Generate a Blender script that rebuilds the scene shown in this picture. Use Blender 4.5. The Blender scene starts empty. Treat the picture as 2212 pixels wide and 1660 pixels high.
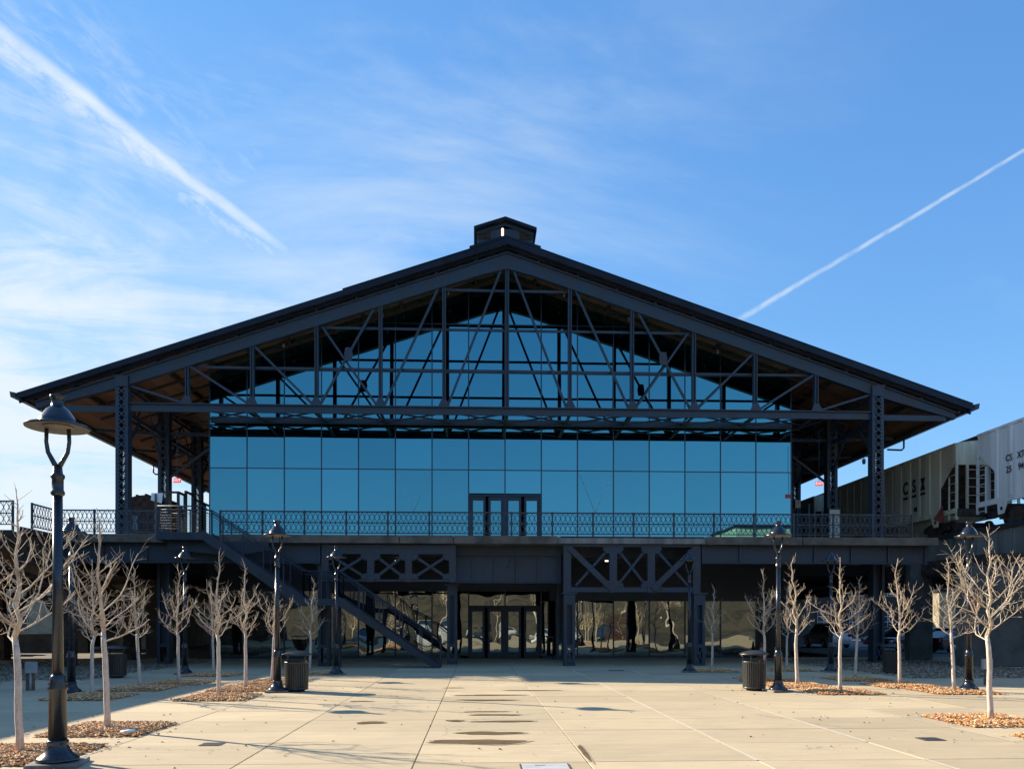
import bpy, bmesh, math, random
from mathutils import Vector, Matrix
R = math.radians
rnd = random.Random(7)
S = bpy.context.scene
COL = S.collection

# ------------------------------------------------------------------ camera
YAW = math.atan(78 / 1750)
cd = bpy.data.cameras.new("camera")
cam = bpy.data.objects.new("camera", cd)
COL.objects.link(cam)
cam.location = (0, 0, 1.7)
cam.rotation_euler = (R(90), 0, -YAW)
cd.sensor_width = 36
cd.lens = 36 * 1750 / 2212
cd.shift_y = 515 / 2212
cd.clip_start = 0.1
cd.clip_end = 4000
S.camera = cam

# ------------------------------------------------------------------ sun, sky, exposure
SUN = Vector((-1.873, 1.1, 1.0)).normalized()
sl = bpy.data.lights.new("sun", 'SUN')
sl.energy = 5.0
sl.angle = R(0.5)
sl.color = (1.0, 0.88, 0.70)
so = bpy.data.objects.new("sun", sl)
COL.objects.link(so)
so.rotation_euler = SUN.to_track_quat('Z', 'Y').to_euler()
so.location = (-60, 40, 40)

S.view_settings.view_transform = 'Standard'
S.view_settings.look = 'None'
S.view_settings.exposure = 1.1
S.view_settings.gamma = 1.0
S.view_settings.use_curve_mapping = False


class NT:
    """tiny node-building helper"""
    def __init__(s, tree):
        s.t = tree
        tree.nodes.clear()

    def n(s, typ, props=None, **inp):
        nd = s.t.nodes.new(typ)
        for k, v in (props or {}).items():
            setattr(nd, k, v)
        for k, v in inp.items():
            key = int(k[1:]) if k[0] == 'i' and k[1:].isdigit() else k.replace('_', ' ')
            s.put(nd.inputs[key], v)
        return nd

    def put(s, sock, v):
        if isinstance(v, bpy.types.NodeSocket):
            s.t.links.new(v, sock)
        elif isinstance(v, bpy.types.Node):
            s.t.links.new(v.outputs[0], sock)
        else:
            sock.default_value = v

    def m(s, op, a, b=None, c=None, clamp=False):
        nd = s.t.nodes.new('ShaderNodeMath')
        nd.operation = op
        nd.use_clamp = clamp
        for i, v in enumerate((a, b, c)):
            if v is not None:
                s.put(nd.inputs[i], v)
        return nd.outputs[0]

    def vdot(s, a, vec):
        nd = s.t.nodes.new('ShaderNodeVectorMath')
        nd.operation = 'DOT_PRODUCT'
        s.put(nd.inputs[0], a)
        nd.inputs[1].default_value = vec
        return nd.outputs['Value']

    def ss(s, v, a, b):
        nd = s.t.nodes.new('ShaderNodeMapRange')
        nd.interpolation_type = 'SMOOTHSTEP'
        s.put(nd.inputs[0], v)
        nd.inputs[1].default_value = a
        nd.inputs[2].default_value = b
        return nd.outputs[0]

    def xyz(s, x, y, z):
        nd = s.t.nodes.new('ShaderNodeCombineXYZ')
        for i, v in enumerate((x, y, z)):
            s.put(nd.inputs[i], v)
        return nd.outputs[0]

    def noise(s, vec, scale, detail=6, rough=0.55, dist=0.0):
        nd = s.t.nodes.new('ShaderNodeTexNoise')
        if vec is not None:
            s.put(nd.inputs['Vector'], vec)
        nd.inputs['Scale'].default_value = scale
        nd.inputs['Detail'].default_value = detail
        nd.inputs['Roughness'].default_value = rough
        nd.inputs['Distortion'].default_value = dist
        return nd.outputs[0]

    def mix(s, fac, a, b, blend='MIX'):
        nd = s.t.nodes.new('ShaderNodeMix')
        nd.data_type = 'RGBA'
        nd.blend_type = blend
        s.put(nd.inputs[0], fac)
        s.put(nd.inputs[6], a)
        s.put(nd.inputs[7], b)
        return nd.outputs[2]


w = bpy.data.worlds.new("World")
S.world = w
w.use_nodes = True
T = NT(w.node_tree)
tc = T.n('ShaderNodeTexCoord').outputs['Generated']
sky = T.n('ShaderNodeTexSky', dict(sky_type='NISHITA', sun_disc=False, sun_elevation=math.asin(SUN.z),
          sun_rotation=math.atan2(SUN.x, SUN.y), altitude=50, air_density=1.0, dust_density=0.0, ozone_density=2.6))
grade = T.mix(1.0, sky.outputs[0], (0.60, 0.90, 1.10, 1), 'MULTIPLY')
# soft shoulder on the whole sky, the way a camera rolls off bright blue
den = T.n('ShaderNodeVectorMath', dict(operation='MULTIPLY_ADD'), i0=grade, i1=(0.25, 0.25, 0.25), i2=(1, 1, 1)).outputs[0]
num = T.n('ShaderNodeVectorMath', dict(operation='MULTIPLY'), i0=grade, i1=(1.12, 1.33, 1.74)).outputs[0]
grade = T.n('ShaderNodeVectorMath', dict(operation='DIVIDE'), i0=num, i1=den).outputs[0]
bg = T.n('ShaderNodeBackground', Color=grade, Strength=0.12)
sep = T.n('ShaderNodeSeparateXYZ', i0=tc)
dz = T.m('MAXIMUM', T.m('ADD', sep.outputs[2], 0.16), 0.05)
u = T.m('DIVIDE', sep.outputs[0], dz)
v = T.m('DIVIDE', sep.outputs[1], dz)
ds = T.vdot(tc, SUN)
# high cirrus: a layer at constant height, stretched by the wind, brighter towards the sun
p1 = T.xyz(T.m('MULTIPLY', T.m('ADD', u, T.m('MULTIPLY', v, 0.55)), 0.55), T.m('MULTIPLY', T.m('SUBTRACT', v, T.m('MULTIPLY', u, 0.45)), 1.1), 3.3)
big = T.noise(p1, 0.75, 4, 0.5, 0.6)
fine = T.noise(p1, 3.2, 9, 0.66, 1.1)
puff = T.noise(tc, 26, 5, 0.6, 0.3)
cir = T.m('ADD', T.m('MULTIPLY', big, 0.58), T.m('MULTIPLY', fine, 0.42))
cir = T.m('ADD', cir, T.m('MULTIPLY', T.m('SUBTRACT', puff, 0.5), 0.10))
near_sun = T.ss(ds, 0.30, 0.95)
low = T.m('SUBTRACT', 1.0, T.ss(sep.outputs[2], 0.18, 0.62))
thr = T.m('MULTIPLY', T.m('MULTIPLY', low, near_sun), 0.25)
c1 = T.ss(T.m('ADD', cir, thr), 0.49, 0.76)
soft = T.ss(T.noise(T.n('ShaderNodeMapping', i0=p1, i1=(4.0, 1.7, 2.0)).outputs[0], 1.1, 8, 0.62, 0.9), 0.42, 0.76)
soft = T.m('MULTIPLY', soft, T.m('MULTIPLY', T.ss(ds, 0.15, 0.75), 0.55))
c1 = T.m('MULTIPLY', c1, T.m('ADD', 0.12, T.m('MULTIPLY', near_sun, 0.80)))
veil = T.m('MULTIPLY', T.m('MULTIPLY', low, T.ss(ds, 0.45, 0.97)), 0.22)


def pix_dir(x, z):
    c, s_ = math.cos(YAW), math.sin(YAW)
    return Vector((x * c + s_, c - x * s_, z)).normalized()


def trail(A, B, s0, s1, wid, fade, core):
    """a vapour trail: a band along the great circle through two directions"""
    A, B = pix_dir(*A), pix_dir(*B)
    nrm = A.cross(B).normalized()
    if nrm.z < 0:
        nrm = -nrm
    e = (B - A * A.dot(B)).normalized()
    s = T.vdot(tc, e)
    wv = T.vdot(tc, nrm)
    wob = T.noise(T.xyz(T.m('MULTIPLY', s, 9.0), T.m('MULTIPLY', wv, 9.0), 0.3), 1.0, 4, 0.6)
    wv = T.m('ADD', wv, T.m('MULTIPLY', T.m('SUBTRACT', wob, 0.5), wid * 0.9))
    rng = T.m('MULTIPLY', T.ss(s, s0[0], s0[1]), T.m('SUBTRACT', 1.0, T.ss(s, s1[0], s1[1])))
    return s, wv, rng


# broad old trail on the sun side: bright spine, puffy lower edge, thin veil above
s, wv, rng = trail((-.632, .7286), (-.2663, .4486), (-.6, -.3), (.21, .36), .012, 0, 0)
tex = T.noise(T.xyz(T.m('MULTIPLY', s, 22), T.m('MULTIPLY', wv, 60), 0.1), 1.0, 8, 0.65, 0.4)
tex2 = T.noise(T.xyz(T.m('MULTIPLY', s, 60), T.m('MULTIPLY', wv, 70), 2.1), 1.0, 6, 0.7)
spine = T.m('SUBTRACT', 1.0, T.ss(T.m('ABSOLUTE', wv), 0.001, 0.011))
spine = T.m('MULTIPLY', spine, T.m('ADD', 0.55, T.m('MULTIPLY', T.ss(tex, 0.25, 0.70), 0.45)))
lo1 = T.m('MULTIPLY', T.ss(wv, -0.034, -0.010), T.m('SUBTRACT', 1.0, T.ss(wv, -0.002, 0.012)))
lo1 = T.m('MULTIPLY', T.m('MULTIPLY', lo1, T.ss(T.m('ADD', T.m('MULTIPLY', tex2, 0.25), T.m('MULTIPLY', tex, 0.75)), 0.34, 0.70)), 0.80)
up = T.m('MULTIPLY', T.ss(wv, -0.01, 0.015), T.m('SUBTRACT', 1.0, T.ss(wv, 0.01, 0.11)))
up = T.m('MULTIPLY', T.m('MULTIPLY', up, T.ss(tex, 0.36, 0.80)), 0.42)
t1 = T.m('MULTIPLY', T.m('MAXIMUM', T.m('MAXIMUM', T.m('MULTIPLY', spine, 0.85), lo1), up), rng)
# thin young trail on the far side
s, wv, rng = trail((.2823, .3754), (.632, .583), (-.03, .02), (.75, .95), .003, 0, 0)
tw = T.m('MULTIPLY', wv, T.m('ADD', 0.85, T.m('MULTIPLY', s, 2.4)))
tex3 = T.noise(T.xyz(T.m('MULTIPLY', s, 60), T.m('MULTIPLY', wv, 160), 0.7), 1.0, 5, 0.6)
t2 = T.m('SUBTRACT', 1.0, T.ss(T.m('ABSOLUTE', tw), 0.0004, 0.0042))
t2 = T.m('MULTIPLY', T.m('MULTIPLY', t2, T.ss(tex3, 0.15, 0.65)), T.m('MULTIPLY', rng, 0.50))
mask = T.m('MAXIMUM', T.m('MAXIMUM', T.m('MAXIMUM', c1, soft), t1), T.m('MAXIMUM', t2, veil))
mask = T.m('MINIMUM', T.m('ADD', mask, T.m('MULTIPLY', veil, 0.35)), 0.97)
cl = T.n('ShaderNodeBackground', Color=(0.86, 0.95, 1.0, 1), Strength=0.46)
mx = T.n('ShaderNodeMixShader', i0=mask, i1=bg, i2=cl)
T.n('ShaderNodeOutputWorld', i0=mx.outputs[0])

# ------------------------------------------------------------------ helpers
def tag(o, label=None, cat=None, group=None, kind=None):
    if label: o['label'] = label
    if cat: o['category'] = cat
    if group: o['group'] = group
    if kind: o['kind'] = kind
    return o


def empty(name, loc=(0, 0, 0), label=None, cat=None, group=None, rz=0):
    o = bpy.data.objects.new(name, None)
    o.location = loc
    o.rotation_euler = (0, 0, rz)
    o.empty_display_size = 0.3
    COL.objects.link(o)
    return tag(o, label, cat, group)


def origin_of(o):
    v = Vector((0, 0, 0))
    while o is not None:
        v += o.location
        o = o.parent
    return v


def kids(o):
    return [c for c in bpy.data.objects if c.parent == o]


def copy_tree(o, parent=None):
    c = o.copy()
    COL.objects.link(c)
    if parent: c.parent = parent
    for ch in KIDS.get(o.name, []):
        k = copy_tree(ch, c)
    return c


KIDS = {}


class MB:
    def __init__(s):
        s.v, s.f, s.sm = [], [], []

    def add(s, vs, fs, smooth=False):
        b = len(s.v)
        s.v += [tuple(p) for p in vs]
        s.f += [tuple(i + b for i in f) for f in fs]
        s.sm += [smooth] * len(fs)
        return s

    def box(s, x0, x1, y0, y1, z0, z1):
        return s.add([(x0, y0, z0), (x1, y0, z0), (x1, y1, z0), (x0, y1, z0), (x0, y0, z1), (x1, y0, z1), (x1, y1, z1), (x0, y1, z1)],
                     [(0, 3, 2, 1), (4, 5, 6, 7), (0, 1, 5, 4), (1, 2, 6, 5), (2, 3, 7, 6), (3, 0, 4, 7)])

    def beam(s, p, q, wd, dp, ref=(0, 1, 0)):
        """square-section bar from p to q; dp is its size along ref, wd across"""
        p, q = Vector(p), Vector(q)
        a = (q - p).normalized()
        r = Vector(ref)
        r = r - a * a.dot(r)
        if r.length < 1e-4:
            r = Vector((0, 0, 1)) - a * a.z
        r.normalize()
        t = a.cross(r)
        vs = []
        for e in (p, q):
            for i, j in ((-1, -1), (1, -1), (1, 1), (-1, 1)):
                vs.append(e + t * (i * wd / 2) + r * (j * dp / 2))
        return s.add(vs, [(3, 2, 1, 0), (4, 5, 6, 7), (0, 1, 5, 4), (1, 2, 6, 5), (2, 3, 7, 6), (3, 0, 4, 7)])

    def prism(s, pts, a0, a1, axis='y'):
        """polygon extruded along an axis; pts are (x,z) for y, (y,z) for x, (x,y) for z"""
        n = len(pts)
        def mk(p, a):
            return {'y': (p[0], a, p[1]), 'x': (a, p[0], p[1]), 'z': (p[0], p[1], a)}[axis]
        vs = [mk(p, a0) for p in pts] + [mk(p, a1) for p in pts]
        fs = [tuple(range(n)), tuple(range(2 * n - 1, n - 1, -1))] + [(i, i + n, (i + 1) % n + n, (i + 1) % n) for i in range(n)]
        return s.add(vs, fs)

    def tube(s, pts, rad, n=6, cap=True, smooth=True):
        pts = [Vector(p) for p in pts]
        vs, fs = [], []
        prev = None
        for i, p in enumerate(pts):
            a = (pts[min(i + 1, len(pts) - 1)] - pts[max(i - 1, 0)]).normalized()
            if prev is None:
                r = Vector((1, 0, 0)) if abs(a.x) < 0.8 else Vector((0, 1, 0))
            else:
                r = prev
            r = (r - a * a.dot(r)).normalized()
            prev = r
            t = a.cross(r)
            rr = rad[i] if isinstance(rad, (list, tuple)) else rad
            for k in range(n):
                g = 2 * math.pi * k / n
                vs.append(p + r * (rr * math.cos(g)) + t * (rr * math.sin(g)))
        for i in range(len(pts) - 1):
            for k in range(n):
                k2 = (k + 1) % n
                fs.append((i * n + k, i * n + k2, (i + 1) * n + k2, (i + 1) * n + k))
        s.add(vs, fs, smooth)
        if cap:
            b = len(s.v) - len(vs)
            s.f += [tuple(b + k for k in range(n - 1, -1, -1)), tuple(b + (len(pts) - 1) * n + k for k in range(n))]
            s.sm += [False, False]
        return s

    def lathe(s, prof, n=24, c=(0, 0, 0), axis='z', smooth=True, cap=True):
        vs, fs = [], []
        for r, z in prof:
            for k in range(n):
                g = 2 * math.pi * k / n
                x, y = r * math.cos(g), r * math.sin(g)
                vs.append({'z': (c[0] + x, c[1] + y, c[2] + z), 'x': (c[0] + z, c[1] + x, c[2] + y), 'y': (c[0] + x, c[1] + z, c[2] + y)}[axis])
        for i in range(len(prof) - 1):
            for k in range(n):
                k2 = (k + 1) % n
                fs.append((i * n + k, i * n + k2, (i + 1) * n + k2, (i + 1) * n + k))
        s.add(vs, fs, smooth)
        if cap:
            b = len(s.v) - len(vs)
            s.f += [tuple(b + k for k in range(n - 1, -1, -1)), tuple(b + (len(prof) - 1) * n + k for k in range(n))]
            s.sm += [False, False]
        return s

    def build(s, name, mt, parent=None, bevel=0, fixn=True):
        off = origin_of(parent)
        me = bpy.data.meshes.new(name)
        me.from_pydata([(a - off.x, b - off.y, c - off.z) for a, b, c in s.v], [], s.f)
        me.polygons.foreach_set('use_smooth', s.sm)
        if fixn:
            bm = bmesh.new()
            bm.from_mesh(me)
            bmesh.ops.recalc_face_normals(bm, faces=bm.faces)
            bm.to_mesh(me)
            bm.free()
        me.materials.append(mt)
        me.update()
        o = bpy.data.objects.new(name, me)
        COL.objects.link(o)
        if parent:
            o.parent = parent
            KIDS.setdefault(parent.name, []).append(o)
        if bevel:
            b = o.modifiers.new('bevel', 'BEVEL')
            b.width = bevel
            b.segments = 2
            b.limit_method = 'ANGLE'
        return o


def B(x0, x1, y0, y1, z0, z1):
    return MB().box(x0, x1, y0, y1, z0, z1)


def inst(src, parent, loc=(0, 0, 0), rot=None, name=None):
    """another piece sharing a mesh"""
    c = src.copy()
    if name: c.name = name
    COL.objects.link(c)
    c.parent = parent
    c.location = loc
    if rot: c.rotation_euler = rot
    if parent: KIDS.setdefault(parent.name, []).append(c)
    return c


def text(name, body, size, mt, parent, loc, rot, bold=0.0, sx=1.0):
    cu = bpy.data.curves.new(name, 'FONT')
    cu.body = body
    cu.size = size
    cu.align_x = 'CENTER'
    cu.align_y = 'CENTER'
    cu.extrude = 0.003
    cu.offset = bold
    o = bpy.data.objects.new(name, cu)
    cu.materials.append(mt)
    COL.objects.link(o)
    bpy.context.view_layer.update()
    me = bpy.data.meshes.new_from_object(o.evaluated_get(bpy.context.evaluated_depsgraph_get()))
    bpy.data.objects.remove(o)
    o = bpy.data.objects.new(name, me)
    COL.objects.link(o)
    o.parent = parent
    o.location = Vector(loc) - origin_of(parent)
    o.rotation_euler = rot
    o.scale = (sx, 1, 1)
    KIDS.setdefault(parent.name, []).append(o)
    return o


# ------------------------------------------------------------------ materials
def mat(name, base, rough=0.6, metal=0.0, var=0.2, scale=3.0, base2=None, bump=0.0, bscale=30.0, streak=False, objvar=0.0, spec=0.5, coat=0.0):
    m = bpy.data.materials.new(name)
    m.use_nodes = True
    t = NT(m.node_tree)
    co = t.n('ShaderNodeTexCoord').outputs['Object']
    if streak:
        mp = t.n('ShaderNodeMapping', i0=co)
        mp.inputs['Scale'].default_value = (1.0, 1.0, 0.08)
        cv = mp.outputs[0]
    else:
        cv = co
    nz = t.noise(cv, scale, 7, 0.62)
    a = tuple(base) + (1,)
    b = tuple(base2) + (1,) if base2 else tuple(min(1, c * (1 - var * 1.6)) for c in base) + (1,)
    col = t.mix(t.ss(nz, 0.36, 0.68), a, b)
    if objvar:
        oi = t.n('ShaderNodeObjectInfo').outputs['Random']
        k = t.m('ADD', 1 - objvar, t.m('MULTIPLY', oi, 2 * objvar))
        col = t.mix(1.0, col, t.n('ShaderNodeCombineColor', i0=k, i1=k, i2=k).outputs[0], 'MULTIPLY')
    p = t.n('ShaderNodeBsdfPrincipled', Base_Color=col, Metallic=metal)
    p.inputs['Specular IOR Level'].default_value = spec
    p.inputs['Coat Weight'].default_value = coat
    t.put(p.inputs['Roughness'], t.m('ADD', rough - 0.06, t.m('MULTIPLY', nz, 0.12), clamp=True))
    if bump:
        bn = t.n('ShaderNodeBump', Height=t.noise(co, bscale, 5, 0.6), Strength=0.5, Distance=bump)
        t.put(p.inputs['Normal'], bn.outputs[0])
    t.n('ShaderNodeOutputMaterial', i0=p.outputs[0])
    return m


def glass_mat(name, tint, dark, gloss, wave, wscale):
    m = bpy.data.materials.new(name)
    m.use_nodes = True
    t = NT(m.node_tree)
    co = t.n('ShaderNodeTexCoord').outputs['Object']
    oi = t.n('ShaderNodeObjectInfo').outputs['Random']
    off = t.n('ShaderNodeVectorMath', dict(operation='ADD'), i0=co, i1=t.xyz(t.m('MULTIPLY', oi, 37.0), 0.0, t.m('MULTIPLY', oi, 91.0)))
    bn = t.n('ShaderNodeBump', Height=t.noise(off.outputs[0], wscale, 1.5, 0.4), Strength=1.0, Distance=wave)
    k = t.m('ADD', 0.89, t.m('MULTIPLY', oi, 0.22))
    tc_ = t.mix(1.0, tuple(tint) + (1,), t.n('ShaderNodeCombineColor', i0=k, i1=k, i2=k).outputs[0], 'MULTIPLY')
    g = t.n('ShaderNodeBsdfGlossy', Color=tc_, Roughness=0.0, Normal=bn.outputs[0])
    d = t.n('ShaderNodeBsdfDiffuse', Color=tuple(dark) + (1,))
    t.n('ShaderNodeOutputMaterial', i0=t.n('ShaderNodeMixShader', i0=gloss, i1=d.outputs[0], i2=g.outputs[0]).outputs[0])
    return m


def emit(name, col, st):
    m = bpy.data.materials.new(name)
    m.use_nodes = True
    t = NT(m.node_tree)
    t.n('ShaderNodeOutputMaterial', i0=t.n('ShaderNodeEmission', Color=tuple(col) + (1,), Strength=st).outputs[0])
    return m


def clear_glass(name, tint):
    m = bpy.data.materials.new(name)
    m.use_nodes = True
    t = NT(m.node_tree)
    g = t.n('ShaderNodeBsdfGlossy', Color=(.8, .9, .95, 1), Roughness=0.0)
    d = t.n('ShaderNodeBsdfTransparent', Color=tuple(tint) + (1,))
    t.n('ShaderNodeOutputMaterial', i0=t.n('ShaderNodeMixShader', i0=0.10, i1=d.outputs[0], i2=g.outputs[0]).outputs[0])
    return m


def slab_mat():
    m = bpy.data.materials.new("buff_concrete")
    m.use_nodes = True
    t = NT(m.node_tree)
    geo = t.n('ShaderNodeNewGeometry').outputs['Position']
    oi = t.n('ShaderNodeObjectInfo').outputs['Random']
    big = t.noise(geo, 0.55, 5, 0.6, 0.6)
    mid = t.noise(t.n('ShaderNodeMapping', i0=geo, i3=(0.7, 2.4, 1)).outputs[0], 1.7, 7, 0.66, 0.3)
    fin = t.noise(geo, 60, 4, 0.6)
    spot = t.noise(geo, 7.5, 3, 0.5)
    col = t.mix(t.ss(big, 0.32, 0.7), (0.560, 0.445, 0.275, 1), (0.505, 0.405, 0.258, 1))
    col = t.mix(t.m('MULTIPLY', t.ss(mid, 0.45, 0.72), 0.55), col, (0.45, 0.36, 0.23, 1))
    col = t.mix(t.m('MULTIPLY', t.ss(mid, 0.46, 0.30), 0.5), col, (0.63, 0.51, 0.33, 1))
    stre = t.noise(t.n('ShaderNodeMapping', i0=geo, i3=(0.35, 5.0, 1)).outputs[0], 1.3, 6, 0.65, 0.2)
    col = t.mix(t.m('MULTIPLY', t.ss(stre, 0.56, 0.75), 0.40), col, (0.66, 0.55, 0.38, 1))
    col = t.mix(t.m('MULTIPLY', t.ss(stre, 0.42, 0.28), 0.45), col, (0.38, 0.30, 0.19, 1))
    crk = t.n('ShaderNodeTexVoronoi', dict(feature='DISTANCE_TO_EDGE'), Vector=t.n('ShaderNodeVectorMath', dict(operation='ADD'), i0=geo, i1=t.xyz(t.m('MULTIPLY', mid, 0.5), t.m('MULTIPLY', spot, 0.5), 0.0)).outputs[0], Scale=0.22).outputs['Distance']
    col = t.mix(t.m('MULTIPLY', t.m('MULTIPLY', t.ss(crk, 0.004, 0.0), t.ss(big, 0.5, 0.6)), 0.6), col, (0.17, 0.13, 0.08, 1))
    col = t.mix(t.m('MULTIPLY', t.ss(spot, 0.66, 0.74), 0.35), col, (0.28, 0.215, 0.14, 1))
    col = t.mix(t.m('MULTIPLY', t.ss(fin, 0.5, 0.75), 0.18), col, (0.30, 0.25, 0.17, 1))
    k = t.m('ADD', 0.88, t.m('MULTIPLY', oi, 0.22))
    col = t.mix(1.0, col, t.n('ShaderNodeCombineColor', i0=k, i1=k, i2=k).outputs[0], 'MULTIPLY')
    p = t.n('ShaderNodeBsdfPrincipled', Base_Color=col)
    p.inputs['Specular IOR Level'].default_value = 0.3
    t.put(p.inputs['Roughness'], t.m('ADD', 0.72, t.m('MULTIPLY', mid, 0.15)))
    bn = t.n('ShaderNodeBump', Height=t.m('ADD', fin, t.m('MULTIPLY', mid, 1.5)), Strength=0.35, Distance=0.006)
    t.put(p.inputs['Normal'], bn.outputs[0])
    t.n('ShaderNodeOutputMaterial', i0=p.outputs[0])
    return m


def bark_mat():
    m = bpy.data.materials.new("pale_bark")
    m.use_nodes = True
    t = NT(m.node_tree)
    co = t.n('ShaderNodeTexCoord').outputs['Object']
    a = t.noise(t.n('ShaderNodeMapping', i0=co, i3=(1, 1, 0.25)).outputs[0], 40, 5, 0.65)
    ring = t.noise(t.n('ShaderNodeMapping', i0=co, i3=(0.2, 0.2, 3.0)).outputs[0], 9, 3, 0.6)
    col = t.mix(t.ss(a, 0.35, 0.7), (0.62, 0.54, 0.46, 1), (0.42, 0.345, 0.275, 1))
    col = t.mix(t.m('MULTIPLY', t.ss(ring, 0.6, 0.72), 0.6), col, (0.20, 0.16, 0.125, 1))
    p = t.n('ShaderNodeBsdfPrincipled', Base_Color=col, Roughness=0.75)
    p.inputs['Specular IOR Level'].default_value = 0.3
    bn = t.n('ShaderNodeBump', Height=a, Strength=0.6, Distance=0.004)
    t.put(p.inputs['Normal'], bn.outputs[0])
    t.n('ShaderNodeOutputMaterial', i0=p.outputs[0])
    return m


def chip_mat(name, cols):
    m = bpy.data.materials.new(name)
    m.use_nodes = True
    t = NT(m.node_tree)
    isl = t.n('ShaderNodeNewGeometry').outputs['Random Per Island']
    rp = t.n('ShaderNodeValToRGB', i0=isl)
    rp.color_ramp.interpolation = 'CONSTANT'
    el = rp.color_ramp.elements
    el[0].position, el[0].color = 0, cols[0] + (1,)
    el[1].position, el[1].color = 1 / len(cols), cols[1] + (1,)
    for i, c in enumerate(cols[2:], 2):
        e = el.new(i / len(cols))
        e.color = c + (1,)
    p = t.n('ShaderNodeBsdfPrincipled', Base_Color=rp.outputs[0], Roughness=0.8)
    p.inputs['Specular IOR Level'].default_value = 0.25
    t.n('ShaderNodeOutputMaterial', i0=p.outputs[0])
    return m


def plank_mat():
    m = bpy.data.materials.new("roof_boarding")
    m.use_nodes = True
    t = NT(m.node_tree)
    co = t.n('ShaderNodeTexCoord').outputs['Object']
    oi = t.n('ShaderNodeObjectInfo').outputs['Random']
    gr = t.noise(t.n('ShaderNodeMapping', i0=co, i3=(8, 0.5, 8)).outputs[0], 2.0, 6, 0.6)
    col = t.mix(gr, (0.36, 0.20, 0.115, 1), (0.20, 0.10, 0.058, 1))
    k = t.m('ADD', 0.78, t.m('MULTIPLY', oi, 0.44))
    col = t.mix(1.0, col, t.n('ShaderNodeCombineColor', i0=k, i1=k, i2=k).outputs[0], 'MULTIPLY')
    p = t.n('ShaderNodeBsdfPrincipled', Base_Color=col, Roughness=0.6)
    t.n('ShaderNodeOutputMaterial', i0=p.outputs[0])
    return m


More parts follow.
